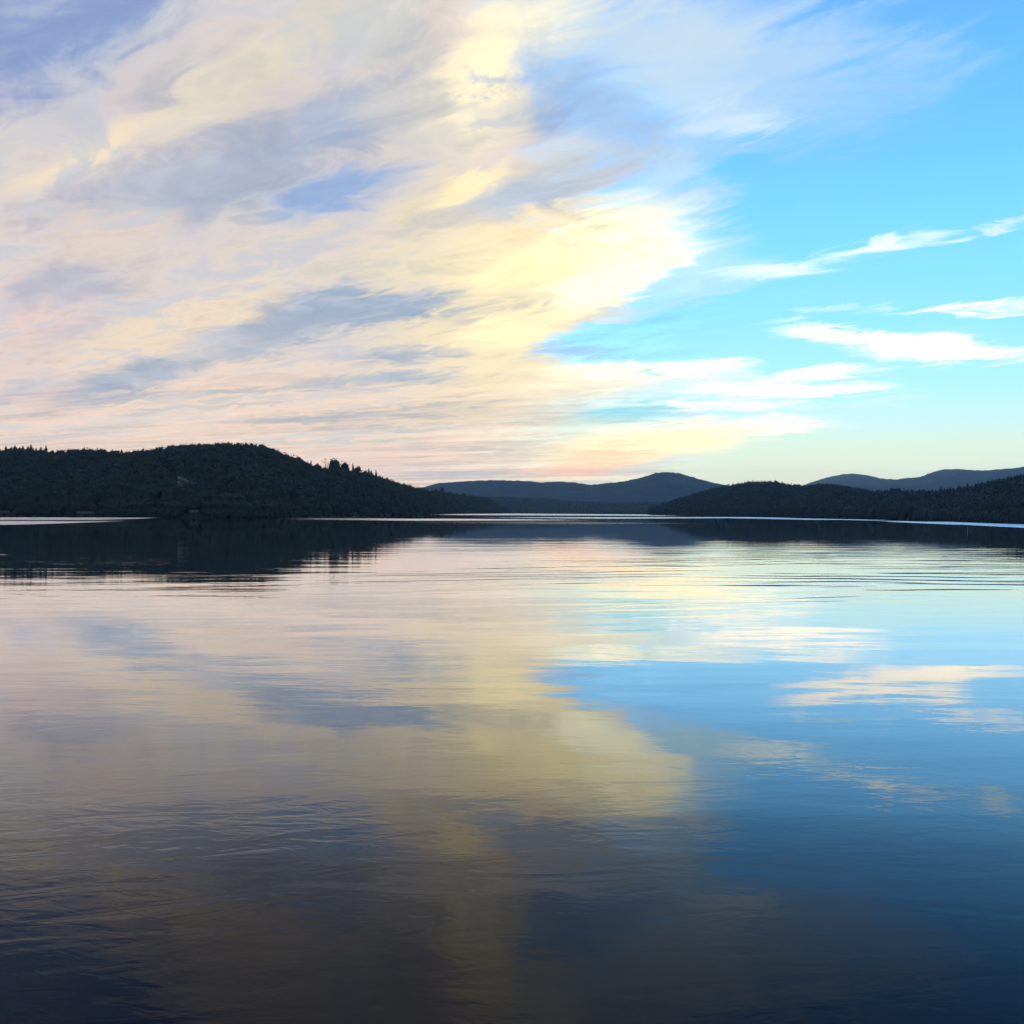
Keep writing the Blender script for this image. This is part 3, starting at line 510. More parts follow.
# ------------------------------------------------------------------ sky
def build_sky():
    w = bpy.data.worlds.new('World'); SC.world = w; w.use_nodes = True
    nt = w.node_tree; N, L = nt.nodes, nt.links; N.clear()
    def math_(op, a, b=None, c=None):
        n = N.new('ShaderNodeMath'); n.operation = op
        for i, v in enumerate((a, b, c)):
            if v is None: continue
            if isinstance(v, (int, float)): n.inputs[i].default_value = v
            else: L.new(v, n.inputs[i])
        return n.outputs[0]
    def mix(f, a, b, blend='MIX'):
        n = N.new('ShaderNodeMix'); n.data_type = 'RGBA'; n.blend_type = blend
        for s, v in ((n.inputs[0], f), (n.inputs[6], a), (n.inputs[7], b)):
            if isinstance(v, (int, float)): s.default_value = v
            elif isinstance(v, tuple): s.default_value = (*v, 1)
            else: L.new(v, s)
        return n.outputs[2]
    def smooth(v, a, b, lo=0., hi=1.):
        n = N.new('ShaderNodeMapRange'); n.interpolation_type = 'SMOOTHSTEP'
        L.new(v, n.inputs[0])
        for i, x in ((1, a), (2, b), (3, lo), (4, hi)): n.inputs[i].default_value = x
        return n.outputs[0]
    def vmath(op, a, b=None, scale=None):
        n = N.new('ShaderNodeVectorMath'); n.operation = op
        for i, v in enumerate((a, b)):
            if v is None: continue
            if isinstance(v, tuple): n.inputs[i].default_value = v
            else: L.new(v, n.inputs[i])
        if scale is not None:
            if isinstance(scale, (int, float)): n.inputs['Scale'].default_value = scale
            else: L.new(scale, n.inputs['Scale'])
        return n
    tc = N.new('ShaderNodeTexCoord'); D = tc.outputs['Generated']
    sep = N.new('ShaderNodeSeparateXYZ'); L.new(vmath('NORMALIZE', D).outputs[0], sep.inputs[0])
    dx, dy, dz = sep.outputs
    el = math_('MULTIPLY', math_('ARCSINE', dz), 180/math.pi)
    az = math_('MULTIPLY', math_('ARCTAN2', dx, dy), 180/math.pi)
    elp = math_('MAXIMUM', el, 0)
    # position on a flat cloud layer, so that wisps converge and thin out towards the horizon
    inv = math_('DIVIDE', 1.0, math_('ADD', math_('MAXIMUM', dz, 0), .07))
    cmb = N.new('ShaderNodeCombineXYZ'); L.new(math_('MULTIPLY', dx, inv), cmb.inputs[0]); L.new(math_('MULTIPLY', dy, inv), cmb.inputs[1])
    Q = cmb.outputs[0]
    def layer_noise(scale, rot, detail, rough, dist=0.):
        mp = N.new('ShaderNodeMapping'); L.new(Q, mp.inputs[0])
        mp.vector_type = 'TEXTURE'; mp.inputs['Rotation'].default_value = (0, 0, R(rot)); mp.inputs['Scale'].default_value = tuple(1/v for v in scale)
        n = N.new('ShaderNodeTexNoise'); n.noise_dimensions = '2D'; L.new(mp.outputs[0], n.inputs['Vector'])
        n.inputs['Scale'].default_value = 1; n.inputs['Detail'].default_value = detail; n.inputs['Roughness'].default_value = rough
        n.inputs['Distortion'].default_value = dist
        return n
    # bands run towards a point on the horizon about 43 degrees left of the view
    BAND = 133
    def blend(hi, lo, out):
        # high up the bands fan out; low down they lie flat along the horizon
        n = N.new('ShaderNodeMix'); n.data_type = 'RGBA' if out == 'Color' else 'FLOAT'; L.new(low, n.inputs[0])
        p, q, r = (6, 7, 2) if out == 'Color' else (2, 3, 0)
        L.new(hi.outputs[out], n.inputs[p]); L.new(lo.outputs[out], n.inputs[q])
        return n.outputs[r]
    low = smooth(el, 3., 9.5, 1., 0.)
    FLAT = 169
    warp = blend(layer_noise((.75, 1.7, 1), BAND, 4, .5, .3), layer_noise((.30, 1.3, 1), FLAT, 4, .5, .3), 'Color')
    fine = blend(layer_noise((1.6, 3.7, 1), BAND, 7, .60, .6), layer_noise((.32, 2.6, 1), FLAT, 4, .55, .3), 'Fac')
    puff = layer_noise((3.6, 6.5, 1), BAND, 6, .62, .6)
    wisp = blend(layer_noise((4.2, 8.0, 1), BAND+5, 6, .64, 1.0), layer_noise((1.1, 5.5, 1), FLAT, 5, .6, .9), 'Fac')
    amp = math_('ADD', math_('MULTIPLY', elp, .10), .35)
    off = vmath('SUBTRACT', warp, (.5, .5, .5)).outputs[0]
    off = vmath('MULTIPLY', off, (2.6, 1.0, 0)).outputs[0]
    off2 = vmath('SUBTRACT', puff.outputs['Color'], (.5, .5, .5)).outputs[0]
    off2 = vmath('MULTIPLY', off2, (2.6, 1.3, 0)).outputs[0]
    off = vmath('SCALE', vmath('ADD', off, off2).outputs[0], scale=amp).outputs[0]
    ae = N.new('ShaderNodeCombineXYZ'); L.new(az, ae.inputs[0]); L.new(el, ae.inputs[1])
    V = vmath('ADD', ae.outputs[0], off).outputs[0]
    rag = math_('ADD', math_('MULTIPLY', math_('SUBTRACT', fine, .5), 1.3),
                math_('MULTIPLY', math_('SUBTRACT', puff.outputs['Fac'], .5), 1.0))
    rag = math_('MULTIPLY_ADD', math_('SUBTRACT', wisp, .5), 1.5, rag)
    # clear sky
    ramp = N.new('ShaderNodeValToRGB'); L.new(math_('DIVIDE', elp, 90.), ramp.inputs[0])
    cr = ramp.color_ramp
    def srgb(c): return tuple((v/255/12.92 if v/255 <= .04045 else ((v/255+.055)/1.055)**2.4) for v in c)
    stops = [(0,(236,243,224)),(1.5,(232,247,230)),(3.5,(222,254,244)),(5.6,(190,256,290)),(9,(155,243,306)),(12.9,(134,229,302)),(16.7,(119,211,290)),(20.6,(111,197,276)),(24,(107,183,264)),(30,(90,150,235)),(45,(58,104,180)),(90,(40,74,140))]
    while len(cr.elements) < len(stops): cr.elements.new(.5)
    for e, (p, c) in zip(cr.elements, stops): e.position = p/90; e.color = (*srgb(c), 1)
    sky = N.new('ShaderNodeTexSky'); sky.sky_type = 'NISHITA'; sky.sun_disc = False
    sky.sun_elevation = R(SUN_EL); sky.sun_rotation = R(SUN_AZ); sky.altitude = 500
    day = vmath('SCALE', sky.outputs[0], scale=.10).outputs[0]
    clear = mix(.03, ramp.outputs[0], day)
    c = clear
    vm = N.new('ShaderNodeMapping'); L.new(V, vm.inputs[0]); V = vm.outputs[0]
    def ellipse(a, e, l, wd, t):
        # 1 in the middle of a tilted ellipse, .5 on its rim, 0 at twice its size
        g = N.new('ShaderNodeTexGradient'); g.gradient_type = 'SPHERICAL'; L.new(V, g.inputs[0])
        tm = g.texture_mapping; tm.vector_type = 'TEXTURE'
        tm.translation = (a, e, 0); tm.rotation = (0, 0, R(t)); tm.scale = (2*l, 2*wd, 1)
        return g.outputs['Fac']
    for (a, e, l, wd, t, colr, op, core, ng) in STROKES:
        d = ellipse(a, e, l, wd, t)
        d = math_('MULTIPLY_ADD', rag, -ng/2, d)
        c = mix(smooth(d, .5, 1-core/2, 0., op), c, clear if colr is None else colr)
    # thin streaks of light and shade through the deck
    deck = smooth(ellipse(-15, 10, 27, 26, 0), .48, .62)
    # thinner places in the deck let the blue grey dusk through
    mixn = math_('ADD', math_('MULTIPLY', fine, .50), math_('ADD', math_('MULTIPLY', puff.outputs['Fac'], .30), math_('MULTIPLY', wisp, .20)))
    c = mix(math_('MULTIPLY', smooth(mixn, .48, .60, 0., .62), smooth(ellipse(-20, 11, 20, 21, 0), .50, .68)), c, SLATE)
    st = smooth(fine, .36, .64, -1., 1.)
    st2 = smooth(puff.outputs['Fac'], .3, .7, -1., 1.)
    st3 = smooth(wisp, .33, .67, -1., 1.)
    st = math_('MULTIPLY_ADD', st3, .6, st)
    k = math_('MULTIPLY', math_('ADD', math_('MULTIPLY', st, math_('MULTIPLY_ADD', low, .05, .06)), math_('MULTIPLY', st2, .05)), deck)
    tint = N.new('ShaderNodeCombineColor')
    L.new(math_('MULTIPLY_ADD', k, 1.25, 1.0), tint.inputs[0]); L.new(math_('MULTIPLY_ADD', k, 1.0, 1.0), tint.inputs[1]); L.new(math_('MULTIPLY_ADD', k, .55, 1.0), tint.inputs[2])
    c = mix(1.0, c, tint.outputs[0], 'MULTIPLY')
    # seen through the haze the low sky loses light on its way: it is that much brighter behind it
    thick = math_('MINIMUM', math_('DIVIDE', 2.4, math_('MAXIMUM', el, .1)), 1.)
    gain = N.new('ShaderNodeCombineColor')
    for i, g in enumerate((.40, .31, .14)): L.new(math_('MULTIPLY_ADD', thick, g, 1.), gain.inputs[i])
    c = mix(1.0, c, gain.outputs[0], 'MULTIPLY')
    # the high sky and the half behind the viewer are in dusk
    up = smooth(el, 28., 55.)
    c = mix(up, c, mix(.3, (.15, .24, .44), day))
    back = smooth(dy, .45, -.25)
    c = mix(back, c, mix(.3, (.21, .28, .42), day))
    bg = N.new('ShaderNodeBackground'); L.new(c, bg.inputs[0]); bg.inputs[1].default_value = 1.0
    out = N.new('ShaderNodeOutputWorld'); L.new(bg.outputs[0], out.inputs[0])

SLATE = (.45, .51, .64)
SUN_EL, SUN_AZ = .5, 4.0
build_sky()
sun = bpy.data.lights.new('sun', 'SUN'); sun.energy = .8; sun.angle = R(.5); sun.color = (1, .78, .55)
so = bpy.data.objects.new('sun', sun); COL.objects.link(so)
sd = Vector((math.sin(R(SUN_AZ))*math.cos(R(SUN_EL)), math.cos(R(SUN_AZ))*math.cos(R(SUN_EL)), math.sin(R(SUN_EL))))
so.rotation_euler = sd.to_track_quat('Z', 'Y').to_euler(); so.location = (0, 0, 60)

# ------------------------------------------------------------------ water
def build_water():
    m, nt, N, L = new_mat('lake_water')
    def math_(op, a, b=None, c=None):
        n = N.new('ShaderNodeMath'); n.operation = op
        for i, v in enumerate((a, b, c)):
            if v is None: continue
            if isinstance(v, (int, float)): n.inputs[i].default_value = v
            else: L.new(v, n.inputs[i])
        return n.outputs[0]
    geo = N.new('ShaderNodeNewGeometry'); P = geo.outputs['Position']
    sep = N.new('ShaderNodeSeparateXYZ'); L.new(P, sep.inputs[0])
    def noise(sx, sy, rot, detail, rough, dist=0.):
        mp = N.new('ShaderNodeMapping'); L.new(P, mp.inputs[0])
        mp.vector_type = 'TEXTURE'; mp.inputs['Rotation'].default_value = (0, 0, R(rot)); mp.inputs['Scale'].default_value = (1/sx, 1/sy, 1)
        n = N.new('ShaderNodeTexNoise'); n.noise_dimensions = '2D'; L.new(mp.outputs[0], n.inputs['Vector'])
        n.inputs['Scale'].default_value = 1; n.inputs['Detail'].default_value = detail
        n.inputs['Roughness'].default_value = rough; n.inputs['Distortion'].default_value = dist
        return n.outputs['Fac']
    def smooth(v, a, b, lo=0., hi=1.):
        n = N.new('ShaderNodeMapRange'); n.interpolation_type = 'SMOOTHSTEP'; L.new(v, n.inputs[0])
        for i, x in ((1, a), (2, b), (3, lo), (4, hi)): n.inputs[i].default_value = x
        return n.outputs[0]
    patch = smooth(noise(.035, .10, 8, 4, .55), .38, .64, .40, 1.45)
    lee = smooth(sep.outputs[1], 55., 190., 1., .30)
    swell = math_('MULTIPLY', noise(.07, .22, 6, 2, .5), .022)
    mid = math_('MULTIPLY', noise(.35, 1.1, -7, 3, .5, .3), .0034)
    rip = math_('ADD', math_('MULTIPLY', noise(.85, 2.3, 11, 3, .5, .6), .0042), math_('MULTIPLY', noise(2.6, 5.2, -24, 2, .5, .5), .0014))
    chop = math_('MULTIPLY', noise(5.0, 11., 6, 2, .5, .4), .00025)
    rip = math_('MULTIPLY', math_('ADD', rip, chop), smooth(sep.outputs[1], 10., 24., 1., .22))
    swell = math_('MULTIPLY', swell, lee); patch = math_('MULTIPLY', patch, lee)
    h = math_('ADD', math_('ADD', swell, math_('MULTIPLY', mid, patch)), math_('MULTIPLY', rip, patch))
    # long low wake crests rolling in across the bay
    def crests(lam, rot, amp, lo, hi, seed):
        a = R(rot)
        s = math_('ADD', math_('MULTIPLY', sep.outputs[0], math.sin(a)), math_('MULTIPLY', sep.outputs[1], math.cos(a)))
        s = math_('ADD', s, math_('MULTIPLY', noise(.03, .09, seed, 3, .6), 22.))
        wv = math_('MULTIPLY', math_('SINE', math_('MULTIPLY', s, 2*math.pi/lam)), amp)
        near = smooth(sep.outputs[1], lo, lo*1.5); far = smooth(sep.outputs[1], hi*.7, hi, 1., 0.)
        return math_('MULTIPLY', wv, math_('MULTIPLY', math_('MULTIPLY', near, far), smooth(noise(.012, .03, seed+40, 3, .6), .42, .6)))
    h = math_('ADD', h, crests(6.0, 6, .0135, 36, 128, 3))
    h = math_('ADD', h, crests(4.1, -9, .006, 30, 120, 21))
    # patches ruffled by the breeze
    rf = None
    for (x, y, l, wd, ang, stg) in RUFFLES:
        mp = N.new('ShaderNodeMapping'); mp.vector_type = 'TEXTURE'; L.new(P, mp.inputs[0])
        mp.inputs['Location'].default_value = (x, y, 0); mp.inputs['Rotation'].default_value = (0, 0, R(ang)); mp.inputs['Scale'].default_value = (l*1.12, wd*1.25, 1)
        s2 = N.new('ShaderNodeSeparateXYZ'); L.new(mp.outputs[0], s2.inputs[0])
        # long flat capsule: fades quickly across, slowly at its ends
        e1 = smooth(math_('ABSOLUTE', s2.outputs[1]), .25, 1.05, 1., 0.)
        e2 = smooth(math_('ABSOLUTE', s2.outputs[0]), .80, 1., 1., 0.)
        q = math_('MULTIPLY', math_('MULTIPLY', e1, e2), stg)
        rf = q if rf is None else math_('MAXIMUM', rf, q)
    bump = N.new('ShaderNodeBump'); bump.inputs['Strength'].default_value = 1; bump.inputs['Distance'].default_value = 1
    L.new(h, bump.inputs['Height'])
    deep = N.new('ShaderNodeBsdfDiffuse'); deep.inputs[0].default_value = (.0015, .0055, .016, 1)
    gl = N.new('ShaderNodeBsdfGlossy'); gl.distribution = 'MULTI_GGX'; gl.inputs['Color'].default_value = (1, 1, 1, 1)
    L.new(math_('MULTIPLY_ADD', rf, .50, .012), gl.inputs['Roughness']); L.new(bump.outputs[0], gl.inputs['Normal'])
    fr = N.new('ShaderNodeFresnel'); fr.inputs['IOR'].default_value = 1.333; L.new(bump.outputs[0], fr.inputs['Normal'])
    # the photo's steep tone: stronger mirror at glancing angles, darker water looking down
    fc = N.new('ShaderNodeFloatCurve'); L.new(fr.outputs[0], fc.inputs['Value'])
    cu = fc.mapping.curves[0]
    pts = [(0,0),(.10,.032),(.18,.12),(.25,.265),(.38,.51),(.57,.80),(1,1)]
    for p in pts[1:-1]: cu.points.new(*p)
    fc.mapping.update()
    mxs = N.new('ShaderNodeMixShader'); L.new(fc.outputs[0], mxs.inputs[0]); L.new(deep.outputs[0], mxs.inputs[1]); L.new(gl.outputs[0], mxs.inputs[2])
    out = N.new('ShaderNodeOutputMaterial'); L.new(mxs.outputs[0], out.inputs[0])
    s = 9000.
    w = mesh_obj('water', [(-s,-s,0),(s,-s,0),(s,s,0),(-s,s,0)], [(0,1,2,3)], m)
    tag(w, 'calm lake mirroring the evening sky', 'lake', kind='structure')
    g = 9800.
    tag(mesh_obj('ground', [(-g,-g,-4),(g,-g,-4),(g,g,-4),(-g,g,-4)], [(0,1,2,3)], M_BED), 'lake bed and land under the hills', 'ground', kind='structure')
build_water()

# ------------------------------------------------------------------ hills
class Hill:
    def __init__(s, rows, rough, seed, t_max=1.9, bulge=.5):
        a = np.array(rows); s.az, s.sh, s.rd, s.h = a.T
        s.rough = rough; s.seed = seed; s.t_max = t_max; s.bulge = bulge
    def point(s, az, t):
        az = np.asarray(az, float); t = np.asarray(t, float)
        r0 = np.interp(az, s.az, s.sh); r1 = np.interp(az, s.az, s.rd); h = np.interp(az, s.az, s.h)
        r = r0 + (r1-r0)*t
        tt = np.clip(t, 0, 1)
        up = (1-s.bulge)*tt + s.bulge*np.sin(tt*math.pi/2)
        dn = np.cos(np.clip((t-1)/(s.t_max-1), 0, 1)*math.pi/2)
        z = np.where(t <= 1, up, dn)*(h+1) - 1
        x = r*np.sin(np.radians(az)); y = r*np.cos(np.radians(az))
        k = s.rough
        n = vnoise(x/(9*k), y/(9*k), s.seed)*k + vnoise(x/(4*k), y/(4*k), s.seed+1)*k*.5
        z = z + n*np.sin(np.clip(t, 0, 1)*math.pi)*.8
        return x, y, z
    def mesh(s, name, mat, na, ntt, label, bump=0, bs=1):
        A = np.linspace(s.az[0], s.az[-1], na); T = np.concatenate([[-.05], np.linspace(0, s.t_max, ntt)])
        g, t = np.meshgrid(A, T, indexing='ij')
        x, y, z = s.point(g, t)
        z[:, 0] = -5
        if bump:
            b = (vnoise(x/bs, y/bs, s.seed+5) + .8*vnoise(x/bs*2.1, y/bs*2.1, s.seed+6))*bump
            z[:, 1:] += (b*np.clip(t*6, 0, 1))[:, 1:]
        z[:, -1] = -6
        n2 = len(T)
        i, j = np.meshgrid(np.arange(na-1), np.arange(n2-1), indexing='ij')
        a = i*n2+j
        f = np.stack([a, a+n2, a+n2+1, a+1], -1).reshape(-1, 4)
        o = mesh_obj(name, np.stack([x, y, z], -1).reshape(-1, 3), f, mat, smooth=True)
        return tag(o, label, 'hill', kind='structure')

HL = {'LEFT_HILL': Hill(LEFT_HILL, 6, 3, bulge=.45), 'RIGHT_HILL': Hill(RIGHT_HILL, 5, 9, bulge=.3), 'FAR_SHORE': Hill(FAR_SHORE, 6, 15),
      'FAR_MOUNTAIN': Hill(FAR_MOUNTAIN, 14, 23, bulge=.2), 'BLUE_MOUNTAIN': Hill(BLUE_MOUNTAIN, 18, 31, bulge=.2)}
HL['LEFT_HILL'].mesh('hill', M_FOREST, 420, 46, 'long wooded hill rising from the left shore')
HL['RIGHT_HILL'].mesh('hill', M_FOREST, 420, 46, 'wooded ridge along the right shore')
HL['FAR_SHORE'].mesh('hill', M_FOREST, 260, 20, 'low wooded rise along the far end of the lake')
HL['FAR_MOUNTAIN'].mesh('mountain', M_FAR, 620, 90, 'rounded blue grey mountain beyond the far shore', 3.0, 17.)
HL['BLUE_MOUNTAIN'].mesh('mountain', M_FAR, 620, 90, 'long flat topped blue mountain beyond the right ridge', 2.5, 24.)

# ------------------------------------------------------------------ trees
def ico(sub=1):
    import bmesh
    bm = bmesh.new(); bmesh.ops.create_icosphere(bm, subdivisions=sub, radius=1)
    v = np.array([q.co[:] for q in bm.verts]); f = np.array([[q.index for q in t.verts] for t in bm.faces]); bm.free()
    return v, f

def leaves(rng, centres, size):
    """one ragged triangle per centre"""
    n = len(centres)
    d = rng.normal(size=(n, 3, 3)); d /= np.linalg.norm(d, axis=2, keepdims=True)
    v = centres[:, None, :] + d*size*rng.uniform(.6, 1.3, size=(n, 3, 1))
    return v.reshape(-1, 3), np.arange(n*3).reshape(-1, 3)

def join(parts):
    v, f, n = [], [], 0
    for a, b in parts: v.append(a); f.append(b+n); n += len(a)
    return np.concatenate(v), np.concatenate(f)

def broadleaf_crown(seed, n=150, sub=1, core=.80):
    """unit crown: z 0..1, radius about .5"""
    rng = np.random.default_rng(seed)
    parts = []
    lobes = [(np.array([0, 0, .55]), .40)]
    for k in range(5):
        a = rng.uniform(0, 6.28); lobes.append((np.array([math.cos(a)*.25, math.sin(a)*.25, rng.uniform(.3, .75)]), rng.uniform(.18, .28)))
    for c, r in lobes:
        v, f = ico(sub if r > .35 else 1)
        v = v*(1+rng.uniform(-.22, .22, size=(len(v), 1)))*r*core*np.array([1, 1, 1.1])+c
        parts.append((v, f))
        m = max(6, int(n*r/1.6))
        d = rng.normal(size=(m, 3)); d /= np.linalg.norm(d, axis=1, keepdims=True)
        parts.append(leaves(rng, c+d*r*np.array([1, 1, 1.1])*rng.uniform(.8, 1.12, size=(m, 1)), .075))
    v, f = join(parts); v[:, 2] = (v[:, 2]-v[:, 2].min())/(v[:, 2].max()-v[:, 2].min())
    return v, f

def conifer_crown(seed, tiers=7, sides=9, n=90):
    rng = np.random.default_rng(seed); parts = []
    for i in range(tiers):
        z0 = i/tiers*.92; r = (.5*(1-i/tiers)**.85+.03)
        ang = np.arange(sides)/sides*6.283+rng.uniform(0, 1)
        rr = r*rng.uniform(.62, 1.1, sides)
        ring = np.stack([np.cos(ang)*rr, np.sin(ang)*rr, z0-rng.uniform(0, .05, sides)], -1)
        top = np.array([[0, 0, min(1., z0+1.9/tiers)]])
        f = [[k, (k+1) % sides, sides] for k in range(sides)]
        parts.append((np.concatenate([ring, top]), np.array(f)))
        m = int(n/tiers)
        a = rng.uniform(0, 6.283, m); q = r*rng.uniform(.6, 1.1, m)
        parts.append(leaves(rng, np.stack([np.cos(a)*q, np.sin(a)*q, z0+rng.uniform(-.02, .08, m)], -1), .05))
    v, f = join(parts); v[:, 2] -= v[:, 2].min(); v[:, 2] /= v[:, 2].max()
    return v, f

def thin_crown(seed, n=70):
    rng = np.random.default_rng(seed)
    z = rng.uniform(0, 1, n); a = rng.uniform(0, 6.283, n); r = .5*np.sin(np.clip(z, .02, 1)*math.pi)**.6*rng.uniform(.55, 1.0, n)
    return leaves(rng, np.stack([np.cos(a)*r, np.sin(a)*r, z], -1), .06)

def trunk_mesh(kind):
    m = MB()
    m.tube([(0,0,-.15),(0,0,.25),(.01,.01,.6),(.0,.02,.95)], [.030,.024,.015,.004], 7)
    for k in range(5):
        a = k*1.9; z = .35+.1*k; l = .30 if kind != 'conifer' else .2
        m.tube([(0,0,z),(math.cos(a)*l*.5, math.sin(a)*l*.5, z+.06),(math.cos(a)*l, math.sin(a)*l, z+.17)], [.012,.008,.003], 5)
    return np.array(m.v), np.array(m.f)

def lo_broad(seed):
    rng = np.random.default_rng(seed); v, f = ico(1)
    v = v*(1+rng.uniform(-.28, .28, size=(len(v), 1)))*np.array([.46, .46, .5])+np.array([0, 0, .5])
    d = rng.normal(size=(26, 3)); d /= np.linalg.norm(d, axis=1, keepdims=True)
    return join([(v, f), leaves(rng, d*np.array([.5, .5, .5])*rng.uniform(.8, 1.1, (26, 1))+np.array([0, 0, .52]), .12)])

def forest(hill, n, hmin, hmax, wr, label, templates, t_hi=1.25, holes=(), conifer_bias=0.3, az_lim=(-38, 38), mat=None):
    """canopy of one wooded slope: a mass of crowns nobody could count, one mesh"""
    H = HL[hill]
    lo, hi = max(az_lim[0], H.az[0]), min(az_lim[1], H.az[-1])
    az = RNG.uniform(lo, hi, n*3)
    # equal density per metre of slope
    wgt = np.interp(az, H.az, H.sh+H.rd)*np.interp(az, H.az, H.rd-H.sh)
    az = az[RNG.uniform(0, wgt.max(), len(az)) < wgt][:n]
    t = RNG.uniform(0.0, t_hi, len(az)); sh = RNG.uniform(0, 1, len(az)) < .14; t[sh] = RNG.uniform(.0, .045, sh.sum())
    x, y, z = H.point(az, t)
    keep = z > -.4
    for (hx, hy, hr, ax, ay) in holes:      # clearings, open towards the lake
        dx, dy = x-hx, y-hy
        u = dx*ax+dy*ay; v = np.abs(-dx*ay+dy*ax)
        keep &= ~((v < hr) & (u < hr) & (u > -hr*2.2))
    x, y, z, t = x[keep], y[keep], z[keep], t[keep]
    V, Fc, off = [], [], 0
    zone = vnoise(x/70, y/70, 77)
    for k in range(len(x)):
        con = RNG.uniform(-1, 1)+conifer_bias*2-1 + zone[k]*.8 > 0
        tv, tf = templates[1 if con else 0][RNG.integers(0, len(templates[0]))]
        hgt = RNG.uniform(hmin, hmax)*(1.15 if con else 1)*(.6 if t[k] < .03 else 1)*min(1., max(.5, math.hypot(x[k], y[k])/850.)); wd = hgt*wr*(.55 if con else 1)*RNG.uniform(.85, 1.25)
        a = RNG.uniform(0, 6.283); c, s = math.cos(a), math.sin(a)
        p = np.empty_like(tv)
        p[:, 0] = (tv[:, 0]*c-tv[:, 1]*s)*wd+x[k]; p[:, 1] = (tv[:, 0]*s+tv[:, 1]*c)*wd+y[k]; p[:, 2] = tv[:, 2]*hgt*1.12+z[k]-hgt*.12
        V.append(p); Fc.append(tf+off); off += len(tv)
    o = mesh_obj('forest', np.concatenate(V), np.concatenate(Fc), mat or M_LEAF)
    return tag(o, label, 'forest', kind='stuff')

TB = [lo_broad(s) for s in range(6)]
TCN = [conifer_crown(50+s, 5, 7, 25) for s in range(6)]
TFAR = [ico(1)]
TFAR = [(v*np.array([.5, .5, .5])*(1+np.random.default_rng(s).uniform(-.2, .2, (len(v), 1)))+np.array([0, 0, .5]), f) for s in range(4) for v, f in [ico(1)]]

def at(hill, az, t):
    x, y, z = HL[hill].point(np.array([az]), np.array([t]))
    return float(x[0]), float(y[0]), float(z[0])

# ---- small pale things on the left shore and slope
lx, ly, lz = at('LEFT_HILL', LEDGE_AZ, LEDGE_T)
vx, vy = lx/math.hypot(lx, ly), ly/math.hypot(lx, ly)
COTT = [(BOATHOUSE_AZ[0], .02, 'small pale boathouse on the left shore at the picture edge'), (BOATHOUSE_AZ[1], .02, 'long low pale boathouse on the left shore behind the bright water'), (BOATHOUSE_AZ[2], .03, 'small grey boathouse on the shore below the pale rock ledge')]
cpos = [at('LEFT_HILL', a, t) for a, t, _ in COTT]
holes = [(lx, ly, 9, vx, vy)] + [(p[0], p[1], 7, p[0]/math.hypot(p[0], p[1]), p[1]/math.hypot(p[0], p[1])) for p in cpos]

forest('LEFT_HILL', 8000, 7, 11, .95, 'dark mixed forest covering the left hill', (TB, TCN), holes=holes, conifer_bias=.32)
forest('RIGHT_HILL', 13000, 7, 11, .85, 'dark mixed forest covering the right ridge', (TB, TCN), conifer_bias=.45, mat=M_LEAF_HAZY)
forest('FAR_SHORE', 5200, 7, 12, 1.2, 'hazy forest along the far shore of the lake', (TFAR, TFAR[::-1]), t_hi=1.2)

def ledge():
    m = MB(); rng = np.random.default_rng(5)
    # a row of weathered blocks stepping down to the right
    for k in range(9):
        u = (k/8-.5)*12.5
        s = rng.uniform(1.0, 1.5); hgt = 7.2-(k/8)*5.2
        v, f = ico(2)
        v = np.clip(v*1.25, -.9, .9)*(1+rng.uniform(-.12, .12, (len(v), 1)))
        v = v*np.array([s, s*1.6, 1.0])
        if k % 2: v[:, 2] -= .3
        v = v+np.array([u, 0, hgt]); m.add(v, f.tolist())
        b, f = ico(1); b = b*np.array([s*1.3, 2.2, hgt*.55])+np.array([u, 2.0, hgt*.38]); m.add(b, f.tolist())
    o = m.build('rock_ledge', M_ROCK)
    o.location = (lx, ly, lz); o.rotation_euler = (0, 0, -R(LEDGE_AZ))
    tag(o, 'pale slanted rock ledge showing through the trees on the left hill', 'rock')
ledge()

def boathouse(p, az, w, d, hgt, label):
    e = empty('boathouse', (p[0], p[1], max(p[2], .2)), -R(az)); tag(e, label, 'boathouse', 'boathouses on the left shore')
    m = MB(); m.box(-w/2, w/2, -d/2, d/2, -1.5, hgt); m.build('wall', M_WOOD, e)
    m = MB(); m.gable(-w/2-.4, w/2+.4, -d/2-.5, d/2+.5, hgt+.003, hgt+d*.32); m.build('roof', M_ROOF, e)
    m = MB(); m.box(-w*.18, w*.18, -d/2-.08, -d/2-.002, -.2, hgt*.8)
    dr = m.build('door', M_DARK, e)
    for s in (-1, 1):
        m = MB(); x = s*w*.34; m.box(x-.55, x+.55, -d/2-.07, -d/2-.002, hgt*.4, hgt*.82); wn = m.build('window', M_ROOF, e)
        m = MB(); m.box(x-.42, x+.42, -d/2-.10, -d/2-.072, hgt*.46, hgt*.76); m.build('pane', M_DARK, wn)
for p, (az, t, lab), (w, d, h_) in zip(cpos, COTT, ((5, 4, 1.7), (9, 4, 1.5), (4, 3.5, 1.6))):
    boathouse(p, az, w, d, h_, lab)

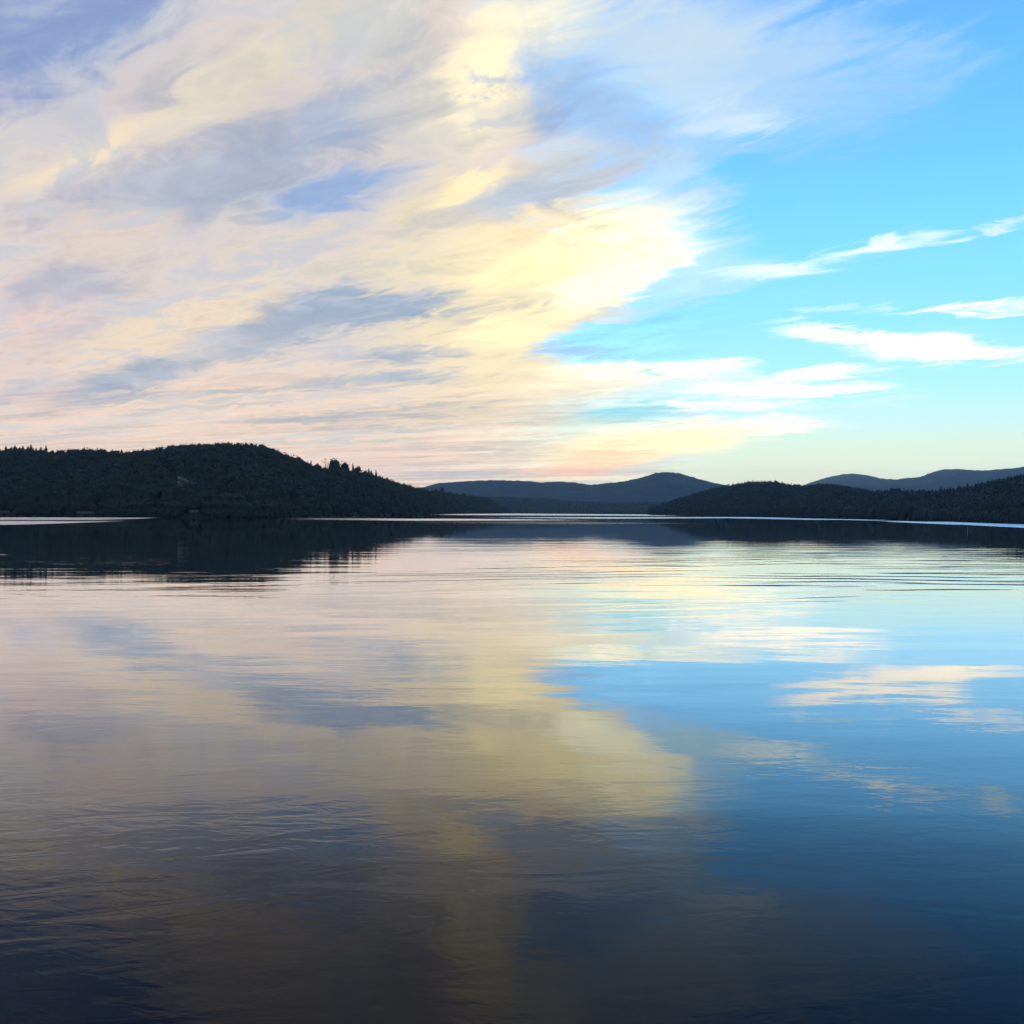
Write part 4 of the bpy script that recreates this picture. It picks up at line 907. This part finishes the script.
# ---- single trees on the skylines, each with its own crown and trunk
proto = {}
for kind, fn in (('broadleaf', lambda s: broadleaf_crown(s)), ('conifer', lambda s: conifer_crown(s, 9, 11, 120)), ('thin', thin_crown)):
    tr = trunk_mesh(kind); tm = bpy.data.meshes.new('trunk')
    tm.from_pydata(tr[0].tolist(), [], tr[1].tolist()); tm.materials.append(M_BARK)
    cs = []
    for s in range(5):
        v, f = fn(200+s); v = v.copy(); v[:, 2] = .12+.88*v[:, 2] if kind != 'thin' else .3+.7*v[:, 2]
        cm = bpy.data.meshes.new('crown'); cm.from_pydata(v.tolist(), [], f.tolist()); cm.materials.append(M_LEAF); cs.append(cm)
    proto[kind] = (tm, cs)
NAME = {'broadleaf': 'broadleaf_tree', 'conifer': 'conifer_tree', 'thin': 'thin_tree'}
for (az, hill, t, el, wdeg, kind, label, grp) in TREES:
    x, y, z = at(hill, az, t)
    d = math.hypot(x, y)
    top = CAM_H + d*math.tan(R(el))
    z -= .3
    hgt = max(top-z, 7.)
    wd = max(2*d*math.tan(R(wdeg)/2), hgt*.22)
    e = empty(NAME[kind], (x, y, z), random.uniform(0, 6.28)); tag(e, label, 'tree', grp)
    tm, cs = proto[kind]
    for nm, me, sc in (('trunk', tm, (hgt*.9, hgt*.9, hgt)), ('crown', random.choice(cs), (wd, wd, hgt))):
        o = bpy.data.objects.new(nm, me); COL.objects.link(o); o.parent = e; o.scale = sc

# ---- thin pale marker pole standing in the water on the right
def marker():
    az, d = MARK
    e = empty('marker_pole', (d*math.sin(R(az)), d*math.cos(R(az)), 0)); tag(e, 'thin pale marker pole standing in the dark water near the right shore', 'pole')
    m = MB(); m.tube([(0,0,-3),(0,0,.5),(.01,0,.85)], [.06,.055,.05], 10); m.build('pole', M_WHITE, e)
    m = MB(); m.tube([(.01,0,.85),(.01,0,.89),(.01,0,.93)], [.075,.07,.02], 10); m.build('cap', M_DARK, e)
marker()

# ------------------------------------------------------------------ air
def haze():
    m, nt, N, L = new_mat('haze')
    out = N.new('ShaderNodeOutputMaterial'); v = N.new('ShaderNodeVolumePrincipled')
    v.inputs['Color'].default_value = (.50, .74, 1, 1); v.inputs['Density'].default_value = HAZE; v.inputs['Anisotropy'].default_value = .55
    L.new(v.outputs[0], out.inputs['Volume'])
    b = MB(); b.box(-9900, 9900, -9900, 9900, -7.5, 350)
    tag(b.build('haze', m), 'thin blue evening haze over the lake', 'haze', kind='stuff')
HAZE = 5.4e-5
haze()

# ------------------------------------------------------------------ camera
cam = bpy.data.cameras.new('camera'); co = bpy.data.objects.new('camera', cam); COL.objects.link(co)
cam.sensor_width = 36; cam.lens = 36*FOCAL_PX/1024; cam.clip_start = .1; cam.clip_end = 40000
co.location = (0, 0, CAM_H); co.rotation_mode = 'QUATERNION'
from mathutils import Matrix
co.rotation_quaternion = (Matrix.Rotation(R(ROLL), 3, 'Y') @ Matrix.Rotation(R(90), 3, 'X')).to_quaternion() if False else (Matrix.Rotation(R(90), 3, 'X') @ Matrix.Rotation(R(ROLL), 3, 'Z')).to_quaternion()
SC.camera = co
SC.render.engine = 'CYCLES'
SC.cycles.use_denoising = True
SC.cycles.use_adaptive_sampling = True; SC.cycles.adaptive_threshold = .03; SC.cycles.max_bounces = 4; SC.cycles.volume_bounces = 0
SC.cycles.sample_clamp_indirect = 4
vs = SC.view_settings; vs.view_transform = 'Standard'; vs.look = 'None'; vs.exposure = 0; vs.gamma = 1; vs.use_curve_mapping = False
